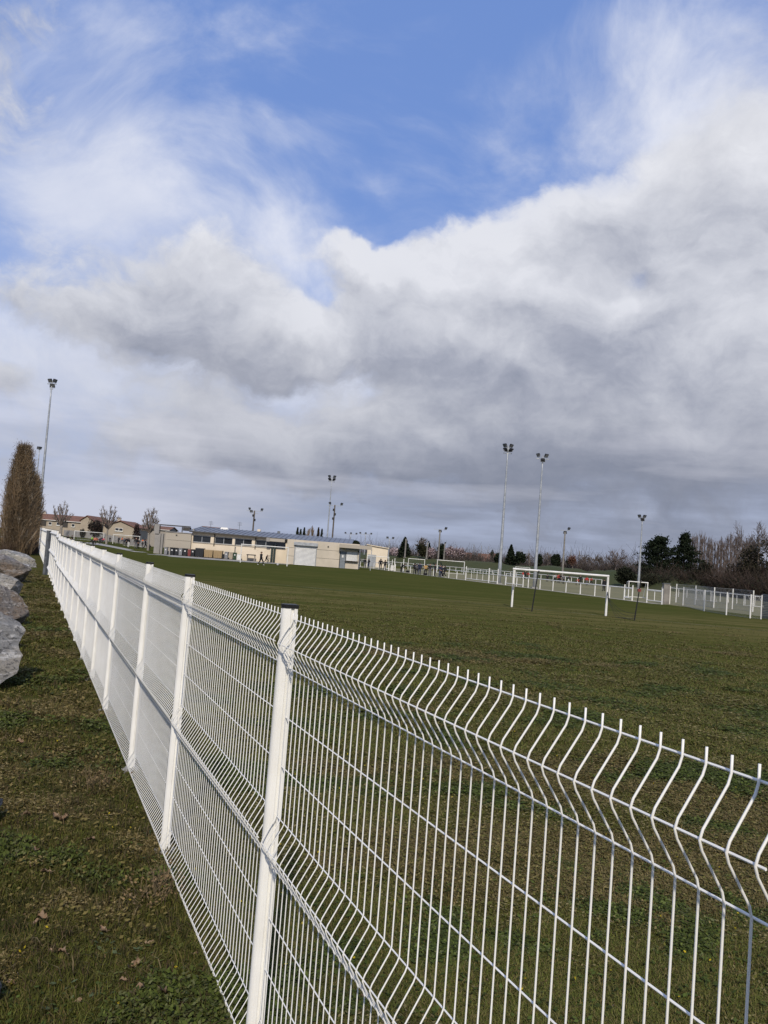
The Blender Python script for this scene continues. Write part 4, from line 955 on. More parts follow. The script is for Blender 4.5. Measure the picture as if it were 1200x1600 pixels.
# square steel pillar and the wire fence on the right
def right_fence():
    p = gp(1039.5, 943.5); r = thing('steel_pillar', 'broad square grey steel pillar where rail and wire fence meet', 'pillar', (p[0], p[1], 0))
    G().box((0, 0, .85), (.52, .4, 1.7)).build('shaft', M['concrete_pole'], r); G().box((0, 0, 1.72), (.6, .48, .05)).build('cap', M['galv_dark'], r)
    for lab, base, hh in (('near run of white posted chain link fence on the right', [(1046, 944), (1067, 946.2), (1100, 955), (1134.8, 961), (1172, 966), (1189, 967.5)], 1.55), ('second run of white posted chain link fence behind the near one', [(1056, 941.5), (1086, 945), (1115, 950), (1144, 952), (1176, 956)], 1.72)):
        P = [gp(*q) for q in base]; o = P[0]; root = thing('chain_link_fence', lab, 'fence', (o[0], o[1], 0))
        for q in P: G().tubes([(q[0]-o[0], q[1]-o[1], -.05)], [(q[0]-o[0], q[1]-o[1], hh)], .05, .05, 8, caps=True).build('post', M['white_paint'], root)
        for a, b in zip(P[:-1], P[1:]):
            g = G(); a2, b2 = a-o, b-o; L = np.linalg.norm((b-a)[:2]); n = int(L/.13)
            k = int(hh/.13)
            t = np.arange(-k, n+1)/n
            for sgn in (1, -1):
                s0 = np.clip(t, 0, 1); 
                e = t+hh/.13/n
                s1 = np.clip(e, 0, 1); z0 = (s0-t)*n*.13; z1 = (s1-t)*n*.13; ok = (s1 > s0)
                A = a2[None]*(1-s0[:, None])+b2[None]*s0[:, None]; B_ = a2[None]*(1-s1[:, None])+b2[None]*s1[:, None]
                A[:, 2] = z0 if sgn > 0 else hh-z0; B_[:, 2] = z1 if sgn > 0 else hh-z1
                g.tubes(A[ok], B_[ok], .0035, .0035, 3)
            for z in (.05, hh*.5, hh-.03): g.tubes([(a2[0], a2[1], z)], [(b2[0], b2[1], z)], .006, .006, 4)
            kind(g.build('wire_mesh', M['wire'], root), 'stuff')
    a, b = gp(1189, 967.5), np.array([*gb(1330, 46)]); r = thing('windbreak_fence', 'dark grey windbreak fence at the right edge of the photo', 'fence', (a[0], a[1], 0)); n = 6
    for i in range(n+1):
        q = (b-a)*i/n; G().tubes([(q[0], q[1], -.05)], [(q[0], q[1], 1.62)], .04, .04, 8).build('post', M['galv_dark'], r)
        if i < n:
            for k in range(15):
                g = G(); q2 = (b-a)*(i+1)/n; zc = .08+k*.105
                g.add([(q[0], q[1]-.01, zc), (q2[0], q2[1]-.01, zc), (q2[0], q2[1]-.01, zc+.085), (q[0], q[1]-.01, zc+.085), (q[0], q[1]+.01, zc), (q2[0], q2[1]+.01, zc), (q2[0], q2[1]+.01, zc+.085), (q[0], q[1]+.01, zc+.085)], np.array([(0, 1, 2, 3), (7, 6, 5, 4), (3, 2, 6, 7), (0, 4, 5, 1)])); g.build('strip', M['galv_dark'], r)
right_fence()

# ------------------------------------------------------------------ floodlight masts and poles
def lamp(parent, pos, aim, s=.55):
    """one floodlight: housing, glass face, yoke; aim = direction its glass looks"""
    a = Vector(aim).normalized(); q = a.to_track_quat('-Y', 'Z').to_matrix().to_4x4()
    s *= .62; h = G().box((0, .16*s, 0), (s, .30*s, s*.8), taper=1.).box((0, .42*s, .02), (s*.55, .24*s, s*.5)).build('lamp', M['black'], parent); h.matrix_basis = Matrix.Translation(pos)@q
    G().box((0, -.01*s, 0), (s*.9, .03, s*.7)).build('lamp_glass', M['lamp_glass'], h)
    G().tubes([(-s*.56, .15*s, 0), (s*.56, .15*s, 0)], [(-s*.56, .15*s, -s*.55), (s*.56, .15*s, -s*.55)], .02, .02, 5).tubes([(-s*.56, .15*s, -s*.55)], [(s*.56, .15*s, -s*.55)], .02, .02, 5).build('yoke', M['galv'], h)
def mast(px, Y, top, r0, r1, m, label, lamps, name='floodlight_mast', arm=1.2, z0=None, boxes=0, s=.6, tier=.55):
    p = gb(px, Y); z0 = float(gz(p[0], Y)) if z0 is None else z0; H = float(at(top[0], top[1], Y)[2])-z0
    r = thing(name, label, 'floodlight' if lamps else 'pole', (p[0], Y, z0), 0, 'floodlights and poles around the pitches')
    n = 12 if r0 > .1 else 8; zz = np.linspace(0, H, 9)
    G().path([(0, 0, z) for z in np.concatenate([[-.1], zz[1:]])], np.linspace(r0, r1, 9), n).build('pole', M[m], r, True)
    G().box((0, 0, .06), (r0*3.2, r0*3.2, .12)).build('foot', M['concrete'], r)
    tiers = sorted({l[1] for l in lamps})
    for t in tiers:
        xs_ = [l[0] for l in lamps if l[1] == t]
        if len(xs_): G().box((0, 0, H+t*tier-.35), (max(abs(min(xs_)), abs(max(xs_)))*arm*2+.2, .09, .08)).build('cross_arm', M['galv'], r)
    for x, t, ax, ay, az in lamps: lamp(r, (x*arm, -.06, H+t*tier), (ax, ay, az), s)
    for k in range(boxes): G().box((.0+(.16 if k % 2 else -.16), -.05, H-.9-k*.8), (.3, .3, .42)).build('control_box', M['black'], r)
    return r
L4 = [(-.45, 0, -.8, -.5, -.6), (.45, 0, .75, -.6, -.55), (-.35, -1, -.5, .7, -.6), (.4, -1, .6, .6, -.6)]
L3 = [(-.5, 0, -.9, -.3, -.5), (.35, 0, .6, -.8, -.6), (0, -1, .1, .9, -.6)]
mast(779.4, 98, (797, 697), .22, .075, 'galv', 'thickest grey floodlight mast with four lamps, left of the near goal', L4, s=.85, arm=1.0)
mast(834.8, 90, (848.5, 712), .20, .07, 'galv', 'grey floodlight mast rising behind the crossbar of the near goal', L3, s=.75)
mast(997.2, 136, (1003.3, 807), .22, .085, 'galv', 'pale grey floodlight mast in front of the dark pines on the right', L3, s=.95)
mast(508, 150, (518.8, 745), .17, .06, 'galv', 'tall slim grey floodlight mast behind the clubhouse roof', L4, s=.9)
mast(516, 150, (523.3, 789), .16, .12, 'wood_pole', 'shorter brown floodlight pole beside the slim mast behind the clubhouse', [(-1., .4, -.8, -.5, -.4), (1.3, .4, .8, -.5, -.4)], boxes=3, s=.85, arm=1.)
mast(391.5, 150, (399.2, 798), .17, .13, 'wood_pole', 'brown floodlight pole rising behind the window wing of the clubhouse', [(-1., .5, -.8, -.5, -.4), (1.4, .5, .8, -.5, -.4), (-.6, -.3, -.2, -.9, -.4)], boxes=2, s=.8, arm=1.)
mast(56, 92, (77.7, 595), .20, .07, 'galv', 'tallest grey floodlight mast at far left beside the bare brown tree', [(-.3, 0, -.4, -.8, -.5), (.45, 0, .9, -.3, -.4), (.1, -1, .2, -.8, -.5)], s=.8, arm=.9)
mast(48.5, 172, (60.8, 700), .2, .1, 'galv', 'grey floodlight mast hidden closely behind the tallest one at far left', [(-.2, 0, .4, -.8, -.5), (.3, 0, .9, -.3, -.4)], s=1., arm=.9)
mast(878, 160, (883.8, 830), .21, .13, 'concrete_pole', 'pale concrete floodlight pole seen above the crossbar of the near goal', [(.9, .9, .7, -.6, -.5), (0, -.5, -.2, -.8, -.5)], s=1., arm=.9)
BZ = 2.3
mast(683.3, 196, (686.6, 828), .22, .15, 'concrete_pole', 'concrete floodlight pole on the grass bank between the blossom trees', [(.9, .8, .7, -.6, -.5), (0, -.5, -.2, -.8, -.5)], s=1.1, z0=BZ, arm=1.6)
mast(631.3, 200, (633.4, 842), .2, .17, 'concrete_pole', 'lampless pale pole in front of the dark pine on the bank', [], name='utility_pole', z0=BZ)
mast(665.2, 198, (666.9, 847.5), .2, .16, 'concrete_pole', 'pale pole with one small lamp in front of the ivy covered tree', [(.2, .3, .5, -.7, -.4)], name='utility_pole', z0=BZ, s=.7)
mast(692.2, 200, (693.6, 849), .17, .14, 'concrete_pole', 'pale pole with one small lamp in front of the pink blossom', [(.1, .2, .5, -.7, -.4)], name='utility_pole', z0=BZ, s=.7)
mast(605.6, 215, (608.2, 841.5), .17, .12, 'galv', 'slim grey pole with two small lamps right of the cream shed', [(-.5, .4, -.4, -.8, -.4), (.8, .4, .4, -.8, -.4)], z0=.3, s=.9)
mast(545, 235, (546.3, 834), .15, .1, 'galv', 'left of two slim T shaped lamp poles behind the clubhouse roof end', [(-1.6, .3, -.4, -.8, -.4), (0, .3, 0, -.9, -.4), (1.6, .3, .4, -.8, -.4)], z0=.3, s=.8, arm=1.)
mast(568, 235, (569.6, 834), .15, .1, 'galv', 'right of two slim T shaped lamp poles behind the clubhouse roof end', [(-1.6, .3, -.4, -.8, -.4), (0, .3, 0, -.9, -.4), (1.6, .3, .4, -.8, -.4)], z0=.3, s=.8, arm=1.)
for px, ty, Y in ((738, 850, 330), (750, 852, 330), (760.5, 853.5, 330), (712, 853, 400), (889.5, 859, 215), (903, 860.5, 215), (812, 858, 330), (824, 858, 330)):
    mast(px, Y, (px+1.2, ty), .12, .08, 'concrete_pole', 'thin distant grey pole standing up out of the far tree line', [], name='utility_pole', z0=BZ if Y < 250 else .2)

# ------------------------------------------------------------------ trees
def limbs(rng, p, d, L, r, lvl, out, maxl, up=.15, spread=.7, kids=(3, 5), shrink=.62, wig=.12, k=4):
    p = np.array(p, float); d = np.array(d, float); d /= np.linalg.norm(d); q = p; stops = []
    for i in range(k):
        d = d+rng.normal(0, wig, 3)+np.array([0, 0, up*.3]); d /= np.linalg.norm(d); n = q+d*L/k
        r0 = r*(1-.6*i/k); r1 = r*(1-.6*(i+1)/k); out.append((q, n, r0, r1, lvl)); stops.append((n, d, r1)); q = n
    if lvl >= maxl: return
    for j in range(rng.integers(*kids)+1):
        n, dd, rr = stops[min(k-1, int(rng.integers(max(0, k//2-1), k)))] if j else stops[-1]
        v = rng.normal(size=3); v -= v@dd*dd; v /= np.linalg.norm(v)
        a = spread*rng.uniform(.55, 1.2); nd = dd*math.cos(a)+v*math.sin(a)+np.array([0, 0, up])
        limbs(rng, n, nd, L*shrink*rng.uniform(.8, 1.2), rr*.72, lvl+1, out, maxl, up, spread, kids, shrink, wig, 3)
def fit(segs, h, w):
    P0 = np.array([s[0] for s in segs]); P1 = np.array([s[1] for s in segs]); R = np.array([[s[2], s[3]] for s in segs]); lv = np.array([s[4] for s in segs])
    top = P1[:, 2].max(); rad = np.percentile(np.hypot(P1[:, 0], P1[:, 1]), 96); S = np.array([w/2/max(rad, .1), w/2/max(rad, .1), h/top])
    return P0*S, P1*S, R, lv
def tree_from(name, label, cat, loc, segs, h, w, cb, ct, group=None, minr=.012, leaves=None, lsize=.2, lcol=None, seed=0, rscale=1., lsp=.3):
    rng = np.random.default_rng(seed); P0, P1, R, lv = fit(segs, h, w); R = np.maximum(R*rscale, minr)
    t = thing(name, label, cat, loc, rng.uniform(0, 6), group)
    a = lv == 0; c0 = np.array(cb)
    G().tubes(P0[a], P1[a], R[a, 0], R[a, 1], 8, c=np.array([c0])*rng.uniform(.85, 1.15, (a.sum(), 1))).build('trunk', M['twig'], t, True)
    b = ~a; cc = np.array(ct)[None]*rng.uniform(.6, 1.4, (b.sum(), 1))
    cr = G().tubes(P0[b], P1[b], R[b, 0], R[b, 1], 4, c=cc)
    if leaves:
        tips = P1[lv >= lv.max()-1]; C = tips[rng.integers(0, len(tips), leaves)]+rng.normal(0, lsp, (leaves, 3)); lc = np.array(lcol); cr.leaves(C, lsize*rng.uniform(.6, 1.3, leaves), rng, lc[rng.integers(0, len(lc), leaves)]*rng.uniform(.6, 1.3, (leaves, 1)))
    cr.build('crown', M['twig'] if not leaves else M['leaf'], t)
    return t
def spot(px, Y, top, wpx, z0=None):
    p = gb(px, Y); z = float(gz(p[0], Y)) if z0 is None else z0
    return (p[0], Y, z), float(at(px, top, Y)[2])-z, wpx*Y/FPX
def bare(px, Y, top, wpx, label, seed, z0=None, maxl=4, ct=(.13, .105, .09), cb=(.16, .135, .115), up=.12, spread=.62, minr=.018, group=None, name='bare_tree', **k):
    loc, h, w = spot(px, Y, top, wpx, z0); rng = np.random.default_rng(seed); out = []
    limbs(rng, (0, 0, 0), (0, 0, 1), h*.42, h*.028, 0, out, maxl, up, spread, (3, 5), .66)
    return tree_from(name, label, 'tree', loc, out, h, w, cb, ct, group, minr, seed=seed, **k)
def pollard(px, Y, top, wpx, label, seed, z0=None, r=.028):
    loc, h, w = spot(px, Y, top, wpx, z0); rng = np.random.default_rng(seed); out = []; q = np.array([0, 0, 0.])
    for i in range(4): n = np.array([.0, 0, h*.44*(i+1)/4]); out.append((q, n, h*r*(1-.1*i), h*r*(1-.1*(i+1)), 0)); q = n
    knobs = []
    W = w*.5; rr = h*r*.5
    for j in range(16):
        z = 1-1.45*(j+.5)/16; a = j*2.39996+rng.uniform(-.2, .2); c = math.sqrt(max(0, 1-z*z)); tgt = np.array([c*math.cos(a)*W, c*math.sin(a)*W, h*(.68+.27*z)])*np.array([1, 1, 1])*rng.uniform(.92, 1.05)
        p0 = q*rng.uniform(.86, 1.); m_ = p0*.45+tgt*.55+np.array([0, 0, -.05*h*(z > 0)+.02*h])+rng.normal(0, .12, 3); prev = p0
        for t in np.linspace(.25, 1, 4):
            n = p0*(1-t)**2+m_*2*t*(1-t)+tgt*t*t; out.append((prev, n, rr*(1.1-.6*t), rr*(1-.6*t), 1)); prev = n
            if t in (.5, .75):
                e2 = n+((tgt-p0)*.35+rng.normal(0, .35, 3)*W*.5); out.append((n, e2, rr*.5, rr*.35, 1)); knobs.append(e2)
        knobs.append(tgt)
    for kp in knobs:
        out.append((kp-np.array([0, 0, .10]), kp+np.array([0, 0, .14]), rr*.9, rr*.6, 2))
        for _ in range(9):
            v = rng.normal(size=3); v[2] = abs(v[2])+.4; v /= np.linalg.norm(v); out.append((kp, kp+v*h*.085*rng.uniform(.5, 1.2), .014, .010, 2))
    return tree_from('pollarded_tree', label, 'tree', loc, out, h, w, (.24, .215, .18), (.15, .122, .10), 'pollarded trees on the left', .015, seed=seed)
def evergreen(px, Y, top, wpx, label, seed, shape='cone', z0=None, c=((.018, .026, .014), (.026, .034, .018), (.012, .018, .010)), n=2600, size=.34, name='evergreen_tree', tp=.8, group=None):
    loc, h, w = spot(px, Y, top, wpx, z0); rng = np.random.default_rng(seed); t = thing(name, label, 'tree', loc, 0, group)
    G().path([(0, 0, -.1), (.05, 0, h*.35), (0, .05, h*.7), (0, 0, h*.97)], [h*.028, h*.022, h*.013, .02], 8).build('trunk', M['bark'], t, True)
    C = []; g = G(); cc = np.array(c)
    if shape == 'pine':            # tiers of horizontal cloud-like pads
        k = 30
        for i in range(k):
            f = (i+.5)/k; z = h*(.10+.87*f); a = i*2.4+rng.uniform(-.4, .4); R = w*.62*(1.-tp*f**1.6)*rng.uniform(.6, 1.12); e = np.array([math.cos(a)*R*.72, math.sin(a)*R*.66, z+R*.08])
            g.tubes([(0, 0, z-R*.12)], [tuple(e)], .07*(1.2-f), .03, 5, c=np.array([(.07, .055, .045)]))
            m = int(n/k); q = rng.normal(size=(m, 3))*np.array([R*.30, R*.30, max(.22, h*.018)])+e; C.append(q)
            q2 = e*rng.uniform(.3, .9, (m//3, 1))*np.array([1, 1, 0])+np.array([0, 0, z])+rng.normal(0, .22, (m//3, 3)); C.append(q2)
        C.append(rng.normal(size=(n//14, 3))*np.array([w*.06, w*.06, h*.03])+np.array([0, 0, h*.955]))
    elif shape == 'cone':
        u = rng.random(n)**.75; z = h*(.06+.93*u); R = w*.62*(1-u)**.8; a = rng.uniform(0, 2*math.pi, n); rr = R*np.sqrt(rng.uniform(.25, 1, n))*(1+.22*np.sin(a*5+u*40)); C.append(np.stack([rr*np.cos(a), rr*np.sin(a), z-.25*rr], 1))
    elif shape == 'umbrella':
        v = rng.normal(size=(n, 3)); v /= np.linalg.norm(v, axis=1, keepdims=True); v[:, 2] = np.abs(v[:, 2]); v *= rng.uniform(.75, 1, (n, 1)); C.append(v*np.array([w*.5, w*.5, h*.3])+np.array([0, 0, h*.68]))
    else:                          # lumpy oval
        k = 16; 
        for i in range(k):
            v = rng.normal(size=3); v /= np.linalg.norm(v); e = np.array([v[0]*w*.28, v[1]*w*.28, h*.52+v[2]*h*.28]); q = rng.normal(size=(n//k, 3)); q /= np.linalg.norm(q, axis=1, keepdims=True); q *= rng.uniform(.55, 1.05, (n//k, 1)); C.append(q*np.array([w*.25, w*.25, h*.22])*rng.uniform(.8, 1.15)+e)
    C = np.vstack(C); C[:, 2] = np.maximum(C[:, 2], .1)
    k = len(C); g.leaves(C, size*rng.uniform(.6, 1.4, k), rng, cc[rng.integers(0, len(cc), k)]*rng.uniform(.6, 1.35, (k, 1))); 
    g.build('crown', M['leaf'], t); return t
# the two bare fastigiate trees at the left edge
def fastigiate(px, Y, top, wpx, label, seed, n=5200):
    loc, h, w = spot(px, Y, top, wpx); rng = np.random.default_rng(seed); t = thing('columnar_tree', label, 'tree', loc, 0)
    tr = G()
    for k in range(5):
        a = k*1.26; b = np.array([math.cos(a), math.sin(a), 0])*.16*(k > 0); e = b*3.2+np.array([0, 0, h*(.94 if k == 0 else .70)]); m_ = b*1.9+np.array([rng.normal()*.1, rng.normal()*.1, h*.4]); tr.path([tuple(b-np.array([0, 0, .1])), tuple(m_), tuple(e)], [.11, .07, .02], 7)
    tr.build('trunk', M['bark_pale'], t, True)
    g = G(); u = rng.random(n)**.9; z = h*(.0+.90*u); prof = np.interp(u, [0, .12, .35, .6, .8, .92, 1], [.95, 1., .97, .82, .60, .40, .2])*w*.5
    a = rng.uniform(0, 2*math.pi, n); rr = prof*np.sqrt(rng.uniform(.03, 1., n))*(1+.16*np.sin(3*a+1.3)+.08*np.sin(7*a+u*9)); B = np.stack([rr*np.cos(a), rr*np.sin(a), z], 1)
    L = rng.uniform(.35, 1.15, n)*(1-.3*u); out = .16+.18*rng.random(n); D = np.stack([np.cos(a)*out, np.sin(a)*out, np.ones(n)], 1)+rng.normal(0, .16, (n, 3)); D /= np.linalg.norm(D, axis=1, keepdims=True)
    mid_ = B+D*L[:, None]*.55+rng.normal(0, .03, (n, 3)); tip = mid_+(D+rng.normal(0, .22, (n, 3)))*L[:, None]*.5
    clump = .5+.5*np.sin(a*4+1.)*np.sin(u*7+a*2); cols = np.array([(.22, .155, .09)])*(.5+.75*clump[:, None])*rng.uniform(.7, 1.3, (n, 1)); pale = rng.random(n) < .07; cols[pale] = np.array([(.36, .31, .24)])
    r = rng.uniform(.010, .022, n); g.tubes(B, mid_, r, r*.7, 3, c=cols); g.tubes(mid_, tip, r*.7, r*.3, 3, c=cols)
    s = rng.integers(0, n, n); g.tubes(mid_[s], mid_[s]+(D[s]*.6+rng.normal(0, .35, (n, 3)))*.42, .008, .004, 3, c=cols[s])
    g.leaves(tip[rng.integers(0, n, n)]+rng.normal(0, .1, (n, 3)), .09, rng, np.array([(.12, .09, .055)])*rng.uniform(.5, 1.3, (n, 1)))
    g.build('crown', M['twig'], t); return t
fastigiate(22, 66, 686, 46, 'taller bare brown columnar tree at the left edge of the photo', 5, 8000)
fastigiate(43, 76, 737, 27, 'lower bare brown columnar tree tucked behind the taller one on its right', 6, 5200)
pollard(54, 150, 770, 26, 'pollarded bare tree half hidden behind the tall left floodlight mast', 11)
pollard(93, 150, 780, 31, 'pollarded bare tree in front of the long red roofed house', 12)
pollard(166, 150, 787, 34, 'pollarded bare tree in front of the gabled bungalow', 13)
pollard(231, 146, 790, 31, 'pollarded bare tree close to the left end of the clubhouse', 14)
evergreen(147, 175, 807, 22, 'round dark brown leafed tree between the two left houses', 21, 'oval', c=((.040, .031, .026), (.055, .040, .032), (.03, .028, .022)), n=2600, size=.32, name='copper_tree')
evergreen(212, 185, 816, 14, 'small dark purple brown tree right of the gabled bungalow', 22, 'oval', c=((.045, .03, .03), (.06, .042, .038)), n=1300, size=.32, name='copper_tree')
evergreen(128, 190, 826, 9, 'low dark shrub against the beige gable wall', 23, 'oval', c=((.03, .03, .02), (.045, .04, .028)), n=600, size=.3, name='garden_shrub')
# behind the clubhouse
for i, (px, top, w) in enumerate(((461.5, 823.5, 10), (466.5, 826.5, 8), (472, 824, 9), (494, 824, 8), (499.5, 826, 7))):
    evergreen(px, 230, top, w, ('leftmost narrow spruce above the clubhouse roof', 'second narrow spruce from the left above the clubhouse roof', 'third narrow spruce from the left above the clubhouse roof', 'narrow brownish spruce left of the slim mast above the roof', 'narrow spruce nearest the slim mast above the clubhouse roof')[i], 31+i, 'cone', c=((.022, .032, .018), (.032, .040, .022)) if i != 3 else ((.07, .05, .03), (.05, .04, .025)), n=1100, size=.5, name='spruce')
for i, (px, top, w) in enumerate(((480, 824, 12), (487, 821, 14))):
    bare(px, 225, top, w, ('bare brown tree between the spruces above the clubhouse roof', 'taller bare tree between the spruces above the clubhouse roof')[i], 41+i, minr=.03, ct=(.17, .125, .085), maxl=4)
evergreen(553.5, 215, 843.5, 16, 'umbrella shaped dark pine above the kiosk end of the roof', 44, 'umbrella', n=900, size=.45, name='umbrella_pine')
bare(531, 240, 841, 12, 'small bare tree just above the clubhouse roof end', 45, minr=.035)
# bank and beyond, from left to right
bare(616, 225, 858, 12, 'pale pink blossoming tree right of the cream shed', 50, BZ-.5, ct=(.3, .25, .25), leaves=900, lsize=.42, lcol=((.50, .41, .41), (.42, .33, .33)), name='blossom_tree', minr=.03)
evergreen(630, 215, 839, 20, 'dark green pine on the bank behind the lampless pole', 51, 'cone', z0=BZ, n=2200, size=.5)
bare(651, 225, 838, 25, 'large round bare tree behind the ivy covered tree', 52, BZ, minr=.06, ct=(.10, .085, .072))
evergreen(657, 212, 849, 19, 'ivy covered round tree on the bank in front of the big bare tree', 53, 'oval', z0=BZ, c=((.035, .036, .018), (.05, .046, .024), (.022, .024, .013)), n=1800, size=.42)
evergreen(668.5, 214, 848, 6, 'thin dark cypress beside the ivy covered tree', 54, 'cone', z0=BZ, n=600, size=.4)
for i, (px, top, w) in enumerate(((674, 858, 12), (697, 857, 13), (706, 855, 15), (716, 858, 14))):
    bare(px, 212, top, w, ('pink blossom tree left of the concrete pole on the bank', 'pink blossom tree right behind the concrete pole on the bank', 'fullest pink blossom tree on the bank', 'rightmost pink blossom tree touching the orange roof')[i], 55+i, BZ, ct=(.2, .15, .14), leaves=1300, lsize=.36, lcol=((.42, .32, .33), (.30, .22, .22), (.52, .43, .43), (.12, .09, .07)), name='blossom_tree', minr=.03, maxl=3)
evergreen(688, 222, 847.5, 14, 'dark pine behind the concrete pole and pink blossom', 60, 'oval', z0=BZ, n=1300, size=.5)
evergreen(741, 330, 864, 12, 'distant green shrub between the two orange roofs', 61, 'oval', z0=1.5, n=600, size=.6, c=((.05, .06, .03), (.04, .05, .03)))
evergreen(768, 330, 859, 8, 'small dark conifer above the right orange roof', 62, 'oval', z0=2, n=500, size=.6)
evergreen(777, 200, 861, 14, 'dense dark evergreen touching the thickest mast', 63, 'oval', z0=BZ, n=1500, size=.45)
evergreen(796, 205, 851, 17, 'tall ragged dark conifer between the two near masts', 64, 'cone', z0=BZ, n=1700, size=.5)
evergreen(811, 200, 860, 17, 'dark round topped evergreen between the two near masts', 65, 'oval', z0=BZ, n=1700, size=.45)
evergreen(840, 205, 864, 12, 'dark shrubby evergreen right behind the second near mast', 66, 'oval', z0=BZ, n=1000, size=.45)
evergreen(867, 200, 865, 16, 'dark oval evergreen on the bank left of the concrete pole', 67, 'oval', z0=BZ, n=1700, size=.45)
evergreen(886, 206, 873, 7, 'small dark shrub right of the concrete floodlight pole', 68, 'oval', z0=BZ, n=500, size=.4)
bare(893.5, 200, 866, 13, 'small russet tree on the bank right of the concrete pole', 69, BZ, ct=(.20, .10, .07), leaves=900, lsize=.3, lcol=((.20, .10, .065), (.14, .075, .055)), minr=.025, name='russet_tree')
for i, (px, top, w) in enumerate(((855, 862, 20), (826, 863, 18), (912, 866, 16), (925, 865, 18), (937, 868, 14))):
    bare(px, 208, top, w, ('bare grey tree between second mast and dark oval evergreen', 'bare thin tree left of the second near mast', 'leftmost of three bare trees right of the russet tree', 'middle of three bare trees right of the russet tree', 'rightmost of three bare trees right of the russet tree')[i], 71+i, BZ, minr=.026, ct=(.15, .125, .11), spread=.5)
bare(962, 170, 857, 38, 'big round bare tree left of the pale mast on the right', 80, 1.5, minr=.024, ct=(.12, .095, .085), maxl=4)
evergreen(976, 150, 886, 34, 'low black green shrub left of the pale mast', 81, 'oval', z0=.3, n=2200, size=.4, c=((.014, .018, .010), (.02, .022, .013)))
evergreen(1025, 165, 839, 47, 'left of the two dark pines on the right, broad and flat topped', 82, 'pine', z0=.5, tp=.5, n=9000, size=.36, name='pine_tree', c=((.016, .024, .013), (.024, .032, .017), (.010, .015, .008)))
evergreen(1066, 165, 834, 48, 'right of the two dark pines, pointed and tiered', 83, 'pine', z0=.5, tp=.82, n=9000, size=.36, name='pine_tree', c=((.016, .024, .013), (.024, .032, .017), (.010, .015, .008)))
for i in range(34):
    px = 1074+i*3.05; top = 838-6*math.sin(i*.35)+random.uniform(-5, 4); loc, h, w = spot(px, 200+random.uniform(-10, 14), top, 8, .3); rng = np.random.default_rng(200+i); out = []
    q = np.array([0, 0, 0.]); k = 7
    for j in range(k):
        n = q+np.array([rng.normal()*.12, rng.normal()*.12, h*.97/k]); out.append((q, n, .15*(1-.12*j), .15*(1-.12*(j+1)), 0)); q = n
        if j > 0:
            for _ in range(9):
                a = rng.uniform(0, 6.3); L = h*.20*rng.uniform(.5, 1.); d = np.array([math.cos(a)*.42, math.sin(a)*.42, 1.]); b = n-np.array([0, 0, rng.uniform(0, h/k)]); out.append((b, b+d*L, .035, .02, 1))
                for _ in range(3): d2 = d+rng.normal(0, .3, 3); out.append((b+d*L*.5, b+d*L*.5+d2*L*.6, .02, .012, 2))
    tree_from('bare_poplar', 'slender bare poplar in the close row of upright trees behind the right thicket', 'tree', loc, out, h, w, (.14, .12, .105), (.115, .088, .075), 'row of bare poplars on the right', .02, seed=300+i)
evergreen(1097, 140, 878, 38, 'dark bushy evergreen below the gap between right pine and poplars', 92, 'oval', z0=.1, n=3600, size=.36, c=((.016, .020, .011), (.024, .024, .014)))
evergreen(1150, 133, 872, 40, 'dark brown green ivy mound in the right thicket', 93, 'oval', z0=.1, n=3200, size=.34, c=((.030, .028, .017), (.045, .036, .024)))
bare(1162, 142, 826, 46, 'bare brown tree left of the big bare oak', 94, .2, minr=.026, ct=(.12, .095, .08), cb=(.10, .085, .075))
bare(1206, 140, 818, 70, 'bare tree cut by the right photo edge behind the oak', 95, .2, minr=.026, ct=(.11, .088, .075), cb=(.10, .085, .075))
bare(1186, 134, 813, 84, 'big bare oak with gnarled limbs at the right edge above the thicket', 90, .2, minr=.02, ct=(.10, .08, .07), cb=(.12, .10, .09), spread=.75, maxl=4)
evergreen(1182, 128, 838, 66, 'dark ivy clad tree beneath the big bare oak at the right edge', 91, 'oval', z0=.2, n=6000, size=.34, c=((.030, .028, .017), (.045, .038, .024), (.02, .02, .012)), name='ivy_clad_tree')
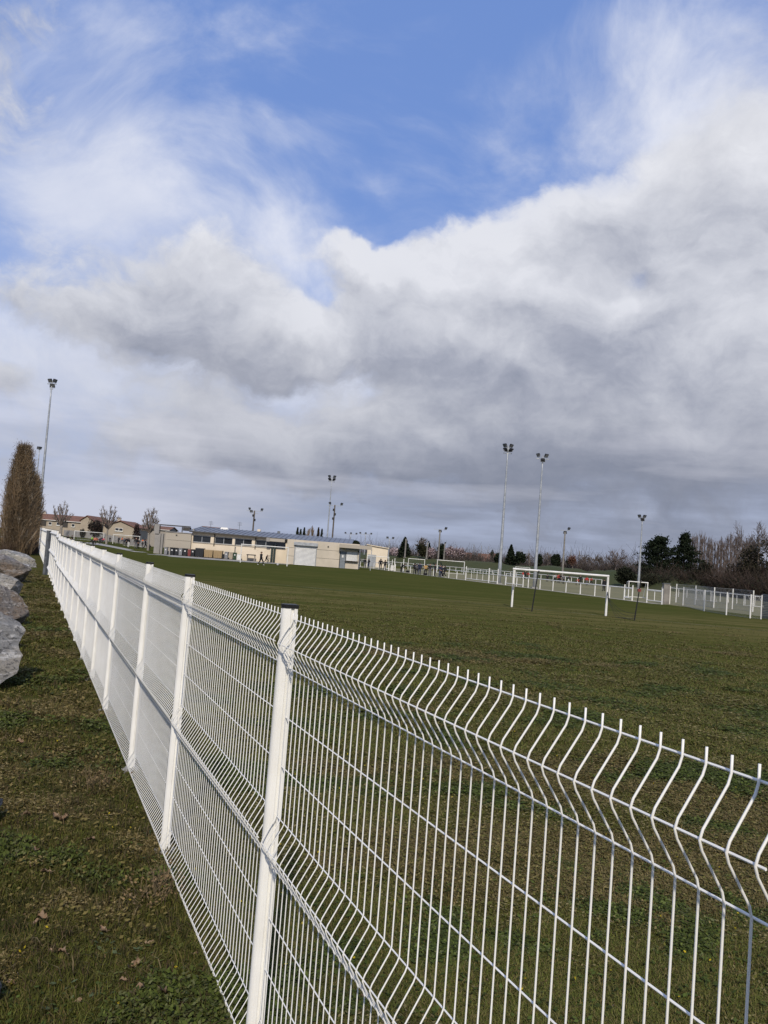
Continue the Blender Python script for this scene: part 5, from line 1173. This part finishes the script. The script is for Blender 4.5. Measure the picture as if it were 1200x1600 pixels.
# thickets that read as one mass
def thicket(name, pts, h, depth, n, cols, seed, z0=None, r=.018, leaf=0, lcol=None):
    rng = np.random.default_rng(seed); P = np.array([gb(*p)[:2] for p in pts]); t = rng.random(n)*(len(P)-1); B = np.stack([np.interp(t, np.arange(len(P)), P[:, i]) for i in (0, 1)], 1)
    hh = np.interp(t, np.arange(len(P)), h); dp = rng.random(n); B[:, 1] += dp*depth; B[:, 0] += dp*depth*.1; z = gz(B[:, 0], B[:, 1]) if z0 is None else np.full(n, z0)
    hh = hh*rng.uniform(.35, 1.0, n)*(.75+.35*dp)*(1+.16*np.sin(t*9)+.10*np.sin(t*23)); q = np.column_stack([B, z]); g = G(); cc = np.array(cols); c = cc[rng.integers(0, len(cc), n)]*rng.uniform(.6, 1.35, (n, 1))
    d = np.column_stack([rng.normal(0, .38, n), rng.normal(0, .38, n), np.ones(n)]); m1 = q+d*hh[:, None]*.5; m2 = m1+(d+rng.normal(0, .4, (n, 3)))*hh[:, None]*.42
    g.tubes(q, m1, r*1.6, r, 3, c=c); g.tubes(m1, m2, r, r*.5, 3, c=c)
    for k in range(4):
        s = q+(m1-q)*rng.uniform(.2, 1.05, (n, 1)); e = s+(d*.3+rng.normal(0, .5, (n, 3)))*hh[:, None]*.34; g.tubes(s, e, r*.7, r*.35, 3, c=c)
    if leaf:
        i = rng.integers(0, n, leaf); g.leaves(q[i]+(m1[i]-q[i])*rng.uniform(0, 1.3, (leaf, 1))+rng.normal(0, .4, (leaf, 3)), .38*rng.uniform(.5, 1.3, leaf), rng, np.array(lcol)[rng.integers(0, len(lcol), leaf)]*rng.uniform(.6, 1.3, (leaf, 1)))
    kind(g.build(name, M['leaf']), 'stuff')
thicket('bramble_thicket', [(1040, 146), (1085, 138), (1130, 128), (1180, 116), (1290, 104)], [4.2, 4.0, 4.6, 5.0, 5.0], 12, 4200, [(.075, .058, .046), (.085, .060, .048), (.05, .043, .034), (.12, .085, .068)], 401, leaf=16000, lcol=[(.030, .028, .018), (.04, .032, .022), (.02, .022, .013)])
thicket('dark_hedge', [(1004, 150), (1040, 146), (1075, 140), (1108, 133)], [3.6, 4.4, 4.2, 4.4], 6, 900, [(.05, .045, .03), (.035, .032, .022)], 402, leaf=9000, lcol=[(.022, .025, .014), (.032, .030, .018), (.015, .018, .010)])
thicket('scrub', [(600, 232), (690, 222), (770, 216), (860, 208), (950, 190), (1010, 172)], [4.2, 5.4, 4.2, 5.2, 5.2, 5.0], 12, 2600, [(.12, .10, .088), (.10, .082, .07), (.15, .12, .105)], 403, z0=2.0, r=.03, leaf=3500, lcol=[(.05, .045, .032), (.07, .055, .042), (.035, .036, .022)])
thicket('far_woodland', [(430, 420), (600, 400), (740, 420), (900, 360), (1100, 300), (1300, 260)], [10, 11, 9, 11, 13, 13], 30, 3000, [(.13, .11, .10), (.11, .095, .085)], 404, z0=.3, r=.06, leaf=5000, lcol=[(.06, .055, .045), (.045, .045, .032)])
thicket('ground_scrub', [(-14, 62), (10, 66), (40, 76), (52, 92)], [1.4, 1.5, 1.2, .8], 5, 1500, [(.115, .075, .05), (.09, .065, .045), (.14, .10, .07)], 405, r=.009)

# ------------------------------------------------------------------ houses
def house(label, pxs, Y, eave, ridge, depth, windows=(), doors=(), gable=False, roof='red_tile', wall='tile_wall', chimney=None, z0=None, rz=0., name='house'):
    a, b = gb(pxs[0], Y), gb(pxs[1], Y); x0, x1 = a[0], b[0]; xm = (x0+x1)/2; z = float(gz(xm, Y)) if z0 is None else z0
    W = x1-x0; E = float(at((pxs[0]+pxs[1])/2, eave, Y)[2])-z; Rg = float(at((pxs[0]+pxs[1])/2, ridge, Y)[2])-z
    r = thing(name, label, 'house', (xm, Y, z), rz, 'houses beyond the pitches')
    if gable:
        G().prism([(-W/2, -.5), (W/2, -.5), (W/2, E), (0, Rg-.1), (-W/2, E)], 'y', 0, depth).build('wall', M[wall], r)
        for s in (-1, 1):
            G().prism([(0, Rg), (s*(W/2+.4), E-.08), (s*(W/2+.4), E+.10), (0, Rg+.2)][::s], 'y', -.35, depth+.3).build('roof_slope', M[roof], r)
    else:
        G().prism([(0, -.5), (depth, -.5), (depth, E), (depth/2, Rg-.1), (0, E)], 'x', -W/2, W/2).build('wall', M[wall], r)
        G().prism([(-.4, E-.08), (depth/2, Rg), (depth/2, Rg+.18), (-.4, E+.1)], 'x', -W/2-.3, W/2+.3).build('roof_slope', M[roof], r)
        G().prism([(depth+.4, E-.08), (depth+.4, E+.1), (depth/2, Rg+.18), (depth/2, Rg)], 'x', -W/2-.3, W/2+.3).build('roof_slope', M[roof], r)
        G().box((0, -.44, E-.02), (W+.5, .1, .14)).build('gutter', M['white_paint'], r)
    for px, py, w, h in windows:
        p = at(px, py, Y); w, h = w*Y/FPX, h*Y/FPX; f = G().box((p[0]-xm, -.02, p[2]-z), (w, .12, h)).build('window', M['white_paint'], r)
        n = max(1, round(w/1.1))
        for k in range(n): G().box((p[0]-xm-w/2+w*(k+.5)/n, -.09, p[2]-z+.03), (w/n-.14, .04, h-.22)).build('pane', M['glass'], f)
        G().box((p[0]-xm, -.1, p[2]-z-h/2-.04), (w+.2, .2, .08)).build('sill', M['white_paint'], f)
    for px, py, w, h in doors:
        p = at(px, py, Y); w, h = w*Y/FPX, h*Y/FPX; d = G().box((p[0]-xm, -.03, p[2]-z), (w, .1, h)).build('garage_door', M['fascia'], r)
        for k in range(3): G().box((p[0]-xm, -.09, p[2]-z-h/2+h*(k+.5)/3), (w*.94, .03, h/3*.85)).build('door_panel', M['fascia'], d)
    for px, py in (chimney or ()):
        p = at(px, py, Y+depth/2); c = G().box((p[0]-xm, depth/2, p[2]-z-.4), (.8, .6, 1.3)).build('chimney', M['cream'], r); G().box((p[0]-xm, depth/2, p[2]-z+.28), (.95, .75, .1)).build('chimney_cap', M['red_tile'], c)
    return r
house('long low house with red tiled roof behind the white fence at left', (30, 126), 235, 812.5, 803.5, 11, windows=[(78.5, 818, 5, 5), (91, 818.5, 5, 5), (114.5, 821, 5, 5)], doors=[(66.5, 817.5, 11.5, 8), (102, 819.5, 8, 9)], chimney=[(70, 801)])
house('beige gabled house end joined to the right of the long red roof', (124, 143), 232, 814, 806, 14, gable=True)
house('low beige house half hidden by the round dark tree', (141, 166), 240, 819, 812, 10, gable=True)
house('beige gabled bungalow with a white triple window behind the netted goals', (163, 208), 205, 823, 814, 12, windows=[(186, 827.5, 12, 5)], gable=True, chimney=[(186.5, 811)])
house('narrow white house seen between dark purple tree and pollarded tree', (216, 226), 250, 824, 820, 8, roof='house_grey', wall='bin_white', gable=True, windows=[(221, 829, 4, 4)])
house('dark house with red roof behind the left end of the clubhouse', (224, 262), 230, 827, 822, 9, wall='house_grey', windows=[(231.5, 831, 4, 5)])
house('orange roofed house just right of the pink blossom trees', (717, 738), 330, 873, 863.5, 12, wall='cream', windows=[(733, 875, 4, 4)], z0=.5)
house('wide distant house with orange roof left of the thickest mast', (749, 774), 335, 877, 866, 12, wall='tile_wall', windows=[(755, 880, 4, 4)], z0=.5)
house('small pale house peeping over the right orange roof', (766, 775), 380, 869, 865, 9, wall='cream_light', windows=[(770, 870, 3, 3)], z0=2.)
# low grey wall with panels behind the far left goals
def back_wall():
    a, b = gb(100, 195), gb(232, 178); r = thing('boundary_wall', 'low grey boundary wall behind the two netted goals', 'wall', tuple(a)); d = (b-a)[:2]; L = np.linalg.norm(d); n = 34; ang = math.atan2(d[1], d[0])
    for k in range(n):
        p = d*(k+.5)/n; z = float(gz(a[0]+p[0], a[1]+p[1]))-a[2]; G().box((p[0], p[1], z+.65), (L/n-.05, .15, 1.45), rz=ang).build('wall_panel', M['grey_wall'], r)
        G().box((d[0]*k/n, d[1]*k/n, z+.7), (.12, .24, 1.6), rz=ang).build('post', M['concrete'], r)
back_wall()

# ------------------------------------------------------------------ people
def mat_flat(c): 
    k = 'cloth_%d_%d_%d' % tuple(int(v*999) for v in c)
    if k not in M: M[k] = mat(k, c, .85)
    return M[k]
def body(pose):
    J = dict(pelvis=(0, 0, .95), spine=(0, 0, 1.15), chest=(0, 0, 1.33), neck=(0, .01, 1.47), head=(0, -.02, 1.57), crown=(0, -.005, 1.665),
             sL=(.175, 0, 1.40), eL=(.235, .03, 1.13), wL=(.235, -.05, .90), hL=(.232, -.075, .84), hipL=(.09, 0, .90), kL=(.10, -.02, .50), aL=(.105, .02, .09), tL=(.125, -.15, .045))
    for k in ('s', 'e', 'w', 'h', 'hip', 'k', 'a', 't'): x, y, z = J[k+'L']; J[k+'R'] = (-x, y, z)
    J.update(pose)
    Rd = dict(pelvis=.15, spine=.135, chest=.15, neck=.06, head=.088, crown=.088, s=.075, e=.056, w=.036, h=.042, hip=.095, k=.066, a=.045, t=.042)
    E = [('pelvis', 'spine'), ('spine', 'chest'), ('chest', 'neck'), ('neck', 'head'), ('head', 'crown')]
    for s in 'LR': E += [('chest', 's'+s), ('s'+s, 'e'+s), ('e'+s, 'w'+s), ('w'+s, 'h'+s), ('pelvis', 'hip'+s), ('hip'+s, 'k'+s), ('k'+s, 'a'+s), ('a'+s, 't'+s)]
    names = list(J); me = bpy.data.meshes.new('person'); me.from_pydata([J[n] for n in names], [(names.index(a), names.index(b)) for a, b in E], []); ob = link('person', me)
    sk = ob.modifiers.new('skin', 'SKIN'); sk.branch_smoothing = .4
    for i, n in enumerate(names):
        key = n if n in Rd else n[:-1]; r = Rd[key]; sv = me.skin_vertices[0].data[i]; sv.radius = (r, r*(.82 if n in ('pelvis', 'spine', 'chest') else 1)); sv.use_root = n == 'pelvis'
    ss = ob.modifiers.new('sub', 'SUBSURF'); ss.levels = 1
    dg = bpy.context.evaluated_depsgraph_get(); m2 = bpy.data.meshes.new_from_object(ob.evaluated_get(dg)); bpy.data.objects.remove(ob); bpy.data.meshes.remove(me)
    bm = bmesh.new(); bm.from_mesh(m2)
    # fingers, nose, ears, eyes joined in
    def blob(c, r, mi, sc=(1, 1, 1)):
        q = bmesh.ops.create_icosphere(bm, subdivisions=1, radius=r, matrix=Matrix.Translation(c)@Matrix.Diagonal((*sc, 1)))
        for v in q['verts']:
            for f in v.link_faces: f.material_index = mi
    segs = [(np.array(J[a]), np.array(J[b]), a, b) for a, b in E]; lab = {}
    for a, b in E:
        k = (b if b in Rd else b[:-1]); lab[(a, b)] = 0 if k in ('head', 'crown', 'h') else 2 if k in ('hip', 'k', 'a') else 3 if k == 't' else 1
    for f in bm.faces:
        c = np.array(f.calc_center_median()); best = min(segs, key=lambda s: np.linalg.norm(c-(s[0]+(s[1]-s[0])*np.clip((c-s[0])@(s[1]-s[0])/max(1e-9, (s[1]-s[0])@(s[1]-s[0])), 0, 1)))); f.material_index = lab[(best[2], best[3])]; f.smooth = True
    hd = np.array(J['head']); blob(tuple(hd+(0, -.10, .01)), .018, 0, (.8, 1.2, 1.3))
    for s in (-1, 1):
        blob(tuple(hd+(s*.088, .01, .02)), .022, 0, (.5, 1, 1.4)); blob(tuple(hd+(s*.032, -.082, .04)), .012, 4)
    blob(tuple(hd+(0, -.085, -.035)), .018, 5, (1.3, .5, .4))
    for sd in 'LR':
        h = np.array(J['h'+sd]); w = np.array(J['w'+sd]); d = (h-w)/np.linalg.norm(h-w); sx = np.cross(d, (1, 0, 0)); sx /= max(1e-6, np.linalg.norm(sx))
        for k, L in enumerate((.075, .085, .08, .06)):
            b = h+sx*(.027-.018*k); p = b+d*L*.6; q_ = p+(d*.8+np.array([-.5 if sd == 'L' else .5, 0, 0]))*L*.45
            for (u, v, r) in ((b, p, .0095), (p, q_, .008)):
                m_ = Vector((v-u)).to_track_quat('Z', 'Y').to_matrix().to_4x4(); L_ = float(np.linalg.norm(v-u)); qq = bmesh.ops.create_cone(bm, segments=6, radius1=r, radius2=r*.85, depth=L_, cap_ends=True, matrix=Matrix.Translation((u+v)/2)@m_)
                for vv in qq['verts']:
                    for f in vv.link_faces: f.material_index = 0
        b = h-d*.02+sx*.03; v = b+(d*.6+sx*.8)*.05; m_ = Vector((v-b)).to_track_quat('Z', 'Y').to_matrix().to_4x4(); bmesh.ops.create_cone(bm, segments=6, radius1=.012, radius2=.009, depth=.055, cap_ends=True, matrix=Matrix.Translation((b+v)/2)@m_)
    m2.materials.clear()
    for _ in range(6): m2.materials.append(M['bin_white'])
    bm.to_mesh(m2); bm.free(); m2.name = 'person'
    # hair: cap over the skull
    bm = bmesh.new(); bmesh.ops.create_uvsphere(bm, u_segments=12, v_segments=8, radius=1)
    for v in bm.verts:
        x, y, z = v.co; zz = z if z > -.5 else -.5
        if y < -.45 and z < .25: y = -.45; zz = max(zz, .25)
        v.co = (hd[0]+x*.104, hd[1]+.018+y*.112, hd[2]+.052+zz*.105)
    hm = bpy.data.meshes.new('hair'); bm.to_mesh(hm); bm.free(); hm.materials.append(M['bark'])
    for f in hm.polygons: f.use_smooth = True
    return m2, hm
POSE = dict(
    stand={},
    pockets=dict(eL=(.27, .06, 1.15), wL=(.17, -.09, 1.0), hL=(.14, -.12, .97), eR=(-.27, .06, 1.15), wR=(-.17, -.09, 1.0), hR=(-.14, -.12, .97), kL=(.12, -.03, .5), aL=(.14, .03, .09), tL=(.18, -.13, .045)),
    walk=dict(kL=(.09, -.20, .52), aL=(.09, -.22, .11), tL=(.10, -.39, .09), kR=(-.09, .05, .50), aR=(-.09, .30, .16), tR=(-.10, .18, .05), eL=(.24, .14, 1.15), wL=(.23, .10, .93), hL=(.23, .08, .87), eR=(-.24, -.08, 1.14), wR=(-.22, -.25, 1.0), hR=(-.21, -.30, .96)),
    run=dict(chest=(0, -.08, 1.32), neck=(0, -.11, 1.45), head=(0, -.16, 1.55), crown=(0, -.15, 1.645), sL=(.175, -.08, 1.39), sR=(-.175, -.08, 1.39), kL=(.09, -.30, .66), aL=(.09, -.16, .28), tL=(.10, -.30, .18), kR=(-.09, .10, .52), aR=(-.09, .42, .32), tR=(-.10, .40, .14), eL=(.25, .15, 1.18), wL=(.20, .02, 1.02), hL=(.19, -.04, 1.0), eR=(-.25, -.16, 1.15), wR=(-.18, -.35, 1.24), hR=(-.17, -.40, 1.27)),
    bend=dict(spine=(0, -.12, 1.08), chest=(0, -.30, 1.18), neck=(0, -.42, 1.24), head=(0, -.51, 1.28), crown=(0, -.57, 1.35), sL=(.175, -.34, 1.21), sR=(-.175, -.34, 1.21), eL=(.22, -.38, .95), wL=(.20, -.46, .74), hL=(.19, -.48, .68), eR=(-.22, -.38, .95), wR=(-.20, -.46, .74), hR=(-.19, -.48, .68)))
BODY = {k: body(v) for k, v in POSE.items()}
SKIN = (.42, .26, .19); gr = 'bystanders along the white rail'
def person(px, py, hpx, pose, label, top, legs, face=0., hair=(.02, .016, .013), shoes=(.03, .03, .03), group=None, Y=None, bare=False, H=None):
    p = gp(px, py) if Y is None else gb(px, Y); Y = p[1]
    if group == gr: p = np.array([*(railpt(px)+RN*.75), 0.]); Y = p[1]
    h = H or hpx*Y/FPX; k = h/1.75
    me, hm = BODY[pose]; o = link('person', me, None, (p[0], Y, float(gz(p[0], Y)))); o.scale = (k*1.42, k*1.42, k*1.12); o.rotation_euler.z = R_(face)
    for i, c in enumerate((SKIN, top, legs, shoes, (.02, .015, .012), (.30, .14, .12))): s = o.material_slots[i]; s.link = 'OBJECT'; s.material = mat_flat(c)
    h_ = link('hair', hm, o); h_.material_slots[0].link = 'OBJECT'; h_.material_slots[0].material = mat_flat(hair)
    tag(o, label, 'person', group); return o
BK = (.014, .014, .017); NV = (.020, .026, .055); JN = (.05, .07, .13); OR = (.75, .17, .04); WH = (.62, .61, .58); GR = (.32, .62, .06); RD = (.45, .05, .04); PK = (.55, .10, .13); GY = (.12, .12, .13)
person(407, 883.5, 19.5, 'walk', 'person in black jacket and trousers walking in front of the clubhouse goal', BK, BK, 70, shoes=WH)
person(415.6, 878, 11.5, 'run', 'small child in dark clothes beside the walking person in black', BK, BK, 60, Y=113, H=1.12)
for a in ((566, 886, 14, 'pockets', 'person in dark clothes standing alone right of the kiosk hatch', BK, BK, 30), (576, 887, 13.5, 'stand', 'left person of the pair standing below the kiosk canopy end', BK, GY, 150), (582, 887.7, 13.5, 'pockets', 'right person of the pair standing below the kiosk canopy end', BK, NV, -120),
          (600.8, 890.5, 15.5, 'stand', 'dark dressed person left of the rounded white barrier, seen from behind', BK, BK, 190), (608, 891, 14.5, 'pockets', 'dark dressed person right beside the tall white gatepost', BK, BK, 170),
          (633.8, 894.5, 14.5, 'bend', 'person in black leaning forward and carrying a dark bag at the rail', BK, BK, 60), (655, 897, 15.5, 'stand', 'person in black left of the navy dressed child with striped trousers', BK, BK, 160), (658.6, 897.3, 14.5, 'pockets', 'shorter person in dark grey half hidden in the left trio', GY, BK, 200),
          (662.6, 898.3, 17, 'stand', 'person in a navy tracksuit at the right of the left trio', NV, NV, 150), (672, 899, 16, 'pockets', 'person in an ochre jacket and dark trousers by the rail', (.42, .26, .10), BK, 190), (679, 899.8, 17.5, 'stand', 'person in a long black coat next to the ochre jacket', BK, GY, 20),
          (686.8, 900.4, 18, 'stand', 'tall person in black standing alone right of the black coat', BK, BK, 90), (695, 901, 17.3, 'pockets', 'person in navy jacket and blue jeans near the wide white goal', NV, JN, 40), (698.2, 901.2, 16.5, 'stand', 'person in dark blue partly behind the one in jeans', NV, BK, 80), (702.2, 902.3, 17, 'walk', 'rightmost bystander in black with white shoes', BK, BK, -70)):
    person(*a, group=gr, shoes=WH if 'white shoes' in a[4] else (.03, .03, .03), Y=None)
kg = 'children training on the left field'
for a in ((106, 841, 9.5, 'stand', 'left of two dark figures standing above the fence by the left goal', BK, BK, 40), (112.5, 841.8, 11, 'pockets', 'right of two dark figures standing above the fence by the left goal', BK, BK, -40), (143, 849, 12, 'run', 'child in a lime green bib on the left field', GR, BK, 80), (147.6, 849, 11, 'stand', 'child in orange bib just right of the lime green one', (.55, .20, .12), BK, 20),
          (151.4, 849, 11, 'run', 'child in a rust red shirt, third from the left of the front children', (.36, .09, .06), BK, -60), (145.5, 845.5, 9, 'stand', 'dark haired child in black behind the lime green bib', BK, BK, 0), (156, 845.5, 9, 'stand', 'left of two children in dark blue at the netted goal post', NV, BK, 0), (158.8, 845.5, 9.5, 'pockets', 'right of two children in dark blue at the netted goal post', NV, NV, 30), (160.8, 849.6, 10, 'run', 'child in a pink red shirt with dark shorts', PK, BK, 120),
          (165.8, 846.5, 9, 'stand', 'child in black between the two netted goals', BK, BK, 90), (171.4, 847, 9.5, 'walk', 'thin dark figure by the left post of the right netted goal', BK, GY, 60), (185, 850, 10.5, 'stand', 'child in black directly left of the brightest orange bib', BK, BK, -30), (189.8, 850.4, 10.5, 'run', 'child in the brightest orange bib leaning forward', OR, GY, 80), (194, 852, 10, 'stand', 'child in navy right of the brightest orange bib', NV, BK, 10),
          (197.2, 854, 13, 'pockets', 'taller dark dressed person left of the pale trousers', BK, BK, 60), (200.2, 855.5, 14, 'stand', 'person in dark top and pale trousers among the children', BK, WH, 150), (205, 852, 9.5, 'run', 'child with a dusty pink top in mid group', (.40, .20, .20), BK, 70), (209, 853, 10, 'stand', 'child in black behind the adult in black trousers', BK, BK, -50),
          (211.8, 857.4, 16, 'stand', 'left of two adults in black standing close on the path edge', BK, GY, 30), (215.4, 857.6, 14.5, 'pockets', 'right of two adults in black standing close on the path edge', BK, BK, -20), (222.4, 853.6, 10.5, 'stand', 'child in orange bib left of the adult near the clubhouse', (.70, .18, .07), BK, 40), (226.5, 858.6, 15, 'walk', 'adult in black walking nearest the clubhouse corner', BK, BK, 100),
          (230.6, 852.6, 9.5, 'run', 'child in pale orange right of the adult near the clubhouse', (.62, .24, .12), GY, 60), (234.2, 850, 9, 'stand', 'dark child farthest right beside the pollarded tree', BK, BK, 0), (222.6, 849.5, 9, 'stand', 'dark child behind the orange bib near the clubhouse', BK, BK, 20)):
    person(*a, group=kg)
pg = 'players on the far training pitch'
for a in ((865.7, 911, 13, 'run', 'player with white top leftmost behind the crossbar of the near goal', WH, BK, 60), (872.5, 911, 13, 'stand', 'player in red left of the concrete pole behind the crossbar', RD, BK, 20), (875.3, 911.5, 13, 'run', 'player in black overlapping the red one left of the pole', BK, BK, -50), (880, 912.3, 12.5, 'stand', 'player in dark grey right beside the concrete pole', GY, BK, 30), (887.5, 913, 12.5, 'run', 'player in black and white right of the concrete pole', BK, WH, 100),
          (900, 914, 11, 'bend', 'player in red bending down behind the rail', RD, BK, 80), (906.4, 914, 14, 'stand', 'player in black standing between the red ones', BK, BK, 0), (916.3, 915, 13, 'walk', 'player in bright red left of the rightmost red one', RD, GY, -40), (922.6, 915.5, 12.5, 'run', 'rightmost player in red behind the crossbar', RD, BK, 70), (943.3, 924, 18, 'stand', 'adult in black standing close to the right post of the near goal', BK, BK, 200),
          (816.7, 905, 11, 'walk', 'player in red just right of the left post of the near goal', RD, BK, 40), (820.5, 905, 12, 'stand', 'player in black between two red players left of the second mast', BK, BK, 0), (825.2, 905.6, 11, 'run', 'player in red just left of the second mast', RD, BK, -60), (794.8, 898, 10.5, 'stand', 'lone dark player between the thickest mast and the near goal', BK, BK, 30), (855, 909, 10, 'stand', 'dark player left of the white topped one', BK, BK, 0)):
    person(*a, group=pg)
def bag(px, py, label, c=BK):
    p = gp(px, py); t = thing('sports_bag', label, 'bag', tuple(p)); G().path([(-.28, 0, .15), (-.2, 0, .17), (.2, 0, .17), (.28, 0, .15)], [.08, .15, .15, .08], 10).build('body', mat_flat(c), t, True); G().path([(-.15, 0, .3), (-.08, 0, .42), (.08, 0, .42), (.15, 0, .3)], .015, 5).build('strap', mat_flat(c), t)
bag(690, 900.8, 'dark sports bag on the ground left of the jeans wearer'); bag(664.5, 898.8, 'dark sports bag at the feet of the navy tracksuit'); bag(637, 894.8, 'dark bag beside the person leaning forward at the rail')
